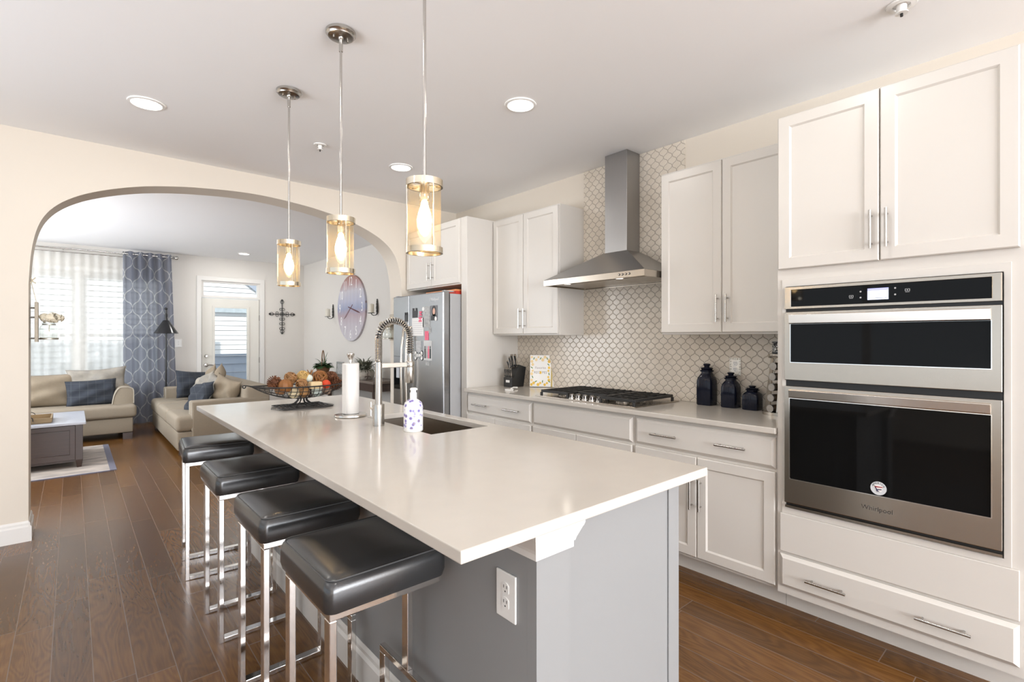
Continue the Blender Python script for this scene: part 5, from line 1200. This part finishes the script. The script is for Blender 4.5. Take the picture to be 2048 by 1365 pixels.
# candle sconces
def candle_sconce(y, label):
    t = thing('candle_sconce', label, 'wall sconce', (XL, y, 1.68), 'scroll candle sconces beside the clock')
    m = MB(BLACK); m.smooth = True; xk = XL - .012
    m.tube([(xk, y, 1.70), (xk, y, 1.93)], .007, 6)
    for z, r in ((1.75, .022), (1.80, .026), (1.85, .022), (1.89, .015)):
        for q in (-1, 1): m.tube([(xk, y + q * r * (.9 + .9 * cos(2 * PI * k / 12)) * .6, z + r * sin(2 * PI * k / 12)) for k in range(12)], .0045, 5, True)
    m.tube([(xk, y, 1.72), (XL - .03, y, 1.69), (XL - .07, y, 1.685), (XL - .10, y, 1.70), (XL - .10, y, 1.715)], .006, 6); m.cyl((xk, y, 1.8), (XL - .001, y, 1.8), .005, 6); m.build('scroll_bracket', t)
    m = MB(BLACK); m.smooth = True; m.lathe([(.05, 1.714), (.055, 1.720), (.05, 1.7205)], (XL - .10, y, 0), 20); m.build('candle_plate', t)
    c_ = thing('pillar_candle', 'cream pillar candle standing on ' + label.replace('black', 'the'), 'candle', (XL - .10, y, 1.721), 'cream pillar candles')
    m = MB(M('candle_wax', (.68, .64, .54), .6, var=.05)); m.smooth = True; m.lathe([(.036, 1.7212), (.036, 1.845), (.03, 1.85), (.006, 1.846)], (XL - .10, y, 0), 20); m.build('wax', c_); m = MB(BLACK); m.cyl((XL - .10, y, 1.846), (XL - .10, y, 1.86), .0015, 5); m.build('wick', c_)
candle_sconce(8.52, 'black scroll candle sconce left of the clock'); candle_sconce(6.86, 'black scroll candle sconce right of the clock')
# console table with plants
ct = thing('console_table', 'dark console table against the living room wall below the clock', 'console table', (3.16, 7.3, 0))
MB(GREYWD).box(2.95, 3.37, 6.12, 8.62, .745, .78).build('table_top', ct, bevel=.004); MB(DARKWD).box(2.97, 3.36, 6.16, 8.58, .64, .744).build('apron', ct); MB(DARKWD).box(2.97, 3.36, 6.2, 8.54, .18, .20).build('lower_shelf', ct)
for x in (2.97, 3.31):
    for y in (6.14, 8.55): MB(DARKWD).box(x, x + .05, y, y + .05, 0, .64).build('leg', ct)
def foliage(mb, c, n_, spread, ln, w, droop, rnd, up=.7):
    for i in range(n_):
        a = rnd.uniform(0, 2 * PI); d = Vector((cos(a), sin(a), 0)); t_ = Vector((-sin(a), cos(a), 0)); L_ = ln * rnd.uniform(.55, 1.1); p = Vector(c) + d * rnd.uniform(0, spread * .4); el = rnd.uniform(.25, 1.3) * up
        q = [p]; 
        for k in range(1, 4): q.append(q[-1] + (d * cos(el) + Vector((0, 0, 1)) * sin(el)) * L_ / 3); el -= droop
        ws_ = (w * .3, w, w * .8, .001)
        mb.add([x for k in range(4) for x in (q[k] - t_ * ws_[k], q[k] + t_ * ws_[k])], [(0, 1, 3, 2), (2, 3, 5, 4), (4, 5, 7, 6)])
rnd = random.Random(4)
p1 = thing('potted_plant', 'leafy green plant in a brown wicker basket with a tall handle', 'plant', (3.06, 8.15, .78))
m = MB(WICKER); m.smooth = True; m.lathe([(.08, .7805), (.10, .84), (.115, .90), (.108, .90), (.09, .86)], (3.06, 8.15, 0), 24); m.build('wicker_basket', p1)
m = MB(WICKER); m.smooth = True; m.tube(arc((3.06, 8.15, .90), .12, PI, 0, 16, ax=(.5, .86, 0), ay=(0, 0, 2.1)), .008, 6); m.build('basket_handle', p1)
m = MB(LEAF); m.smooth = True; foliage(m, (3.06, 8.15, .89), 170, .13, .15, .042, .45, rnd); foliage(m, (3.06, 8.12, .90), 12, .05, .30, .006, .25, rnd, 1.0); m.build('foliage', p1)
p2 = thing('potted_fern', 'grey-green fern trailing from a pale weathered ceramic pot', 'plant', (3.06, 6.62, .78))
m = MB(STONE); m.smooth = True; m.lathe([(.10, .7805), (.135, .82), (.14, .88), (.12, .915), (.11, .91), (.09, .88)], (3.06, 6.62, 0), 28); m.build('ceramic_pot', p2)
m = MB(LEAFG); m.smooth = True; foliage(m, (3.06, 6.62, .90), 160, .15, .26, .012, .5, rnd, 1.1); m.build('foliage', p2)
m = MB(DARKWD); m.smooth = True; m.tube([(3.06, 6.50, .88), (3.03, 6.45, .87), (3.02, 6.43, .82), (3.0, 6.42, .785)], .004, 5); foliage(m, (3.02, 6.43, .83), 14, .05, .06, .012, .3, rnd, .3); m.build('trailing_vine', p2)
pf = thing('framed_photo', 'silver photo frame on the console beside the wicker plant', 'photo frame', (3.10, 7.55, .78))
MB(NICKEL).ring('x', (7.42, 7.68, .7805, .99), (7.45, 7.65, .81, .96), 3.09, 3.11).build('frame', pf, bevel=.002); MB(PHOTOG).box(3.097, 3.11, 7.45, 7.65, .81, .96).build('picture', pf)
sp = thing('speaker_box', 'small dark box on the console near the refrigerator', 'speaker', (3.1, 6.25, .20))
MB(BLACK).box(3.02, 3.30, 6.22, 6.5, .2005, .36).build('box_body', sp, bevel=.006); MB(INK).box(3.016, 3.0205, 6.24, 6.48, .22, .34).build('grille', sp)
bk = thing('storage_basket', 'blue and white cloth basket on the lower shelf of the console', 'basket', (3.15, 7.7, .20))
MB(M('blue_cloth', (.30, .38, .60), .8, var=.3, vs=9)).loft([(.2005, .13, .2, .03), (.42, .15, .23, .04)], (3.15, 7.7, 0), 5).build('basket_body', bk)

# ================================================================== OUTSIDE
nh = thing('neighbouring_house', 'white sided house seen through the glazed door and window', 'house', (2, 14.2, -.12))
m = MB(SIDING); z = -.12
while z < 5.6: m.prism([(14.0, z), (14.025, z + .118), (14.2, z + .118), (14.2, z), (14.05, z), (14.05, z + .012), (14.0025, z + .012)][:4] if False else [(14.0, z + .010), (14.012, z + .118), (14.2, z + .118), (14.2, z), (14.06, z), (14.06, z + .010)], 'x', -9, 10); z += .118
m.build('siding_wall', nh)
m = MB(SHINGLE); m.prism([(13.93, 1.98), (13.93, 2.10), (14.05, 2.50), (14.05, 2.38)], 'x', 2.15, 10); m.build('porch_roof', nh)
m = MB(SHADEM); m.add([(3.58, 13.97, 2.50), (10, 13.97, 2.50), (10, 13.97, 5.0), (3.0, 13.97, 2.95)], [(0, 1, 2, 3)]); o = m.build('gable_shadow_panel', nh); o.modifiers.new('solid', 'SOLIDIFY').thickness = .02  # flat blue-grey sheet stands in for the gable's shadow
gd = thing('shade_fence', 'boarded fence outside the glazed door, added and coloured blue-grey for shade', 'fence', (2, 12.6, -.12))
m = MB(SHADEM)  # board colour stands in for shade on the lower siding
for k_ in range(6): m.prism([(12.5, -.12 + .18 * k_), (12.53, .055 + .18 * k_), (12.56, .055 + .18 * k_), (12.56, -.12 + .18 * k_)], 'x', 1.9, 8)
m.build('fence_boards', gd); MB(SHADEM).box(1.9, 8, 12.48, 12.58, .96, 1.0).build('top_rail', gd)
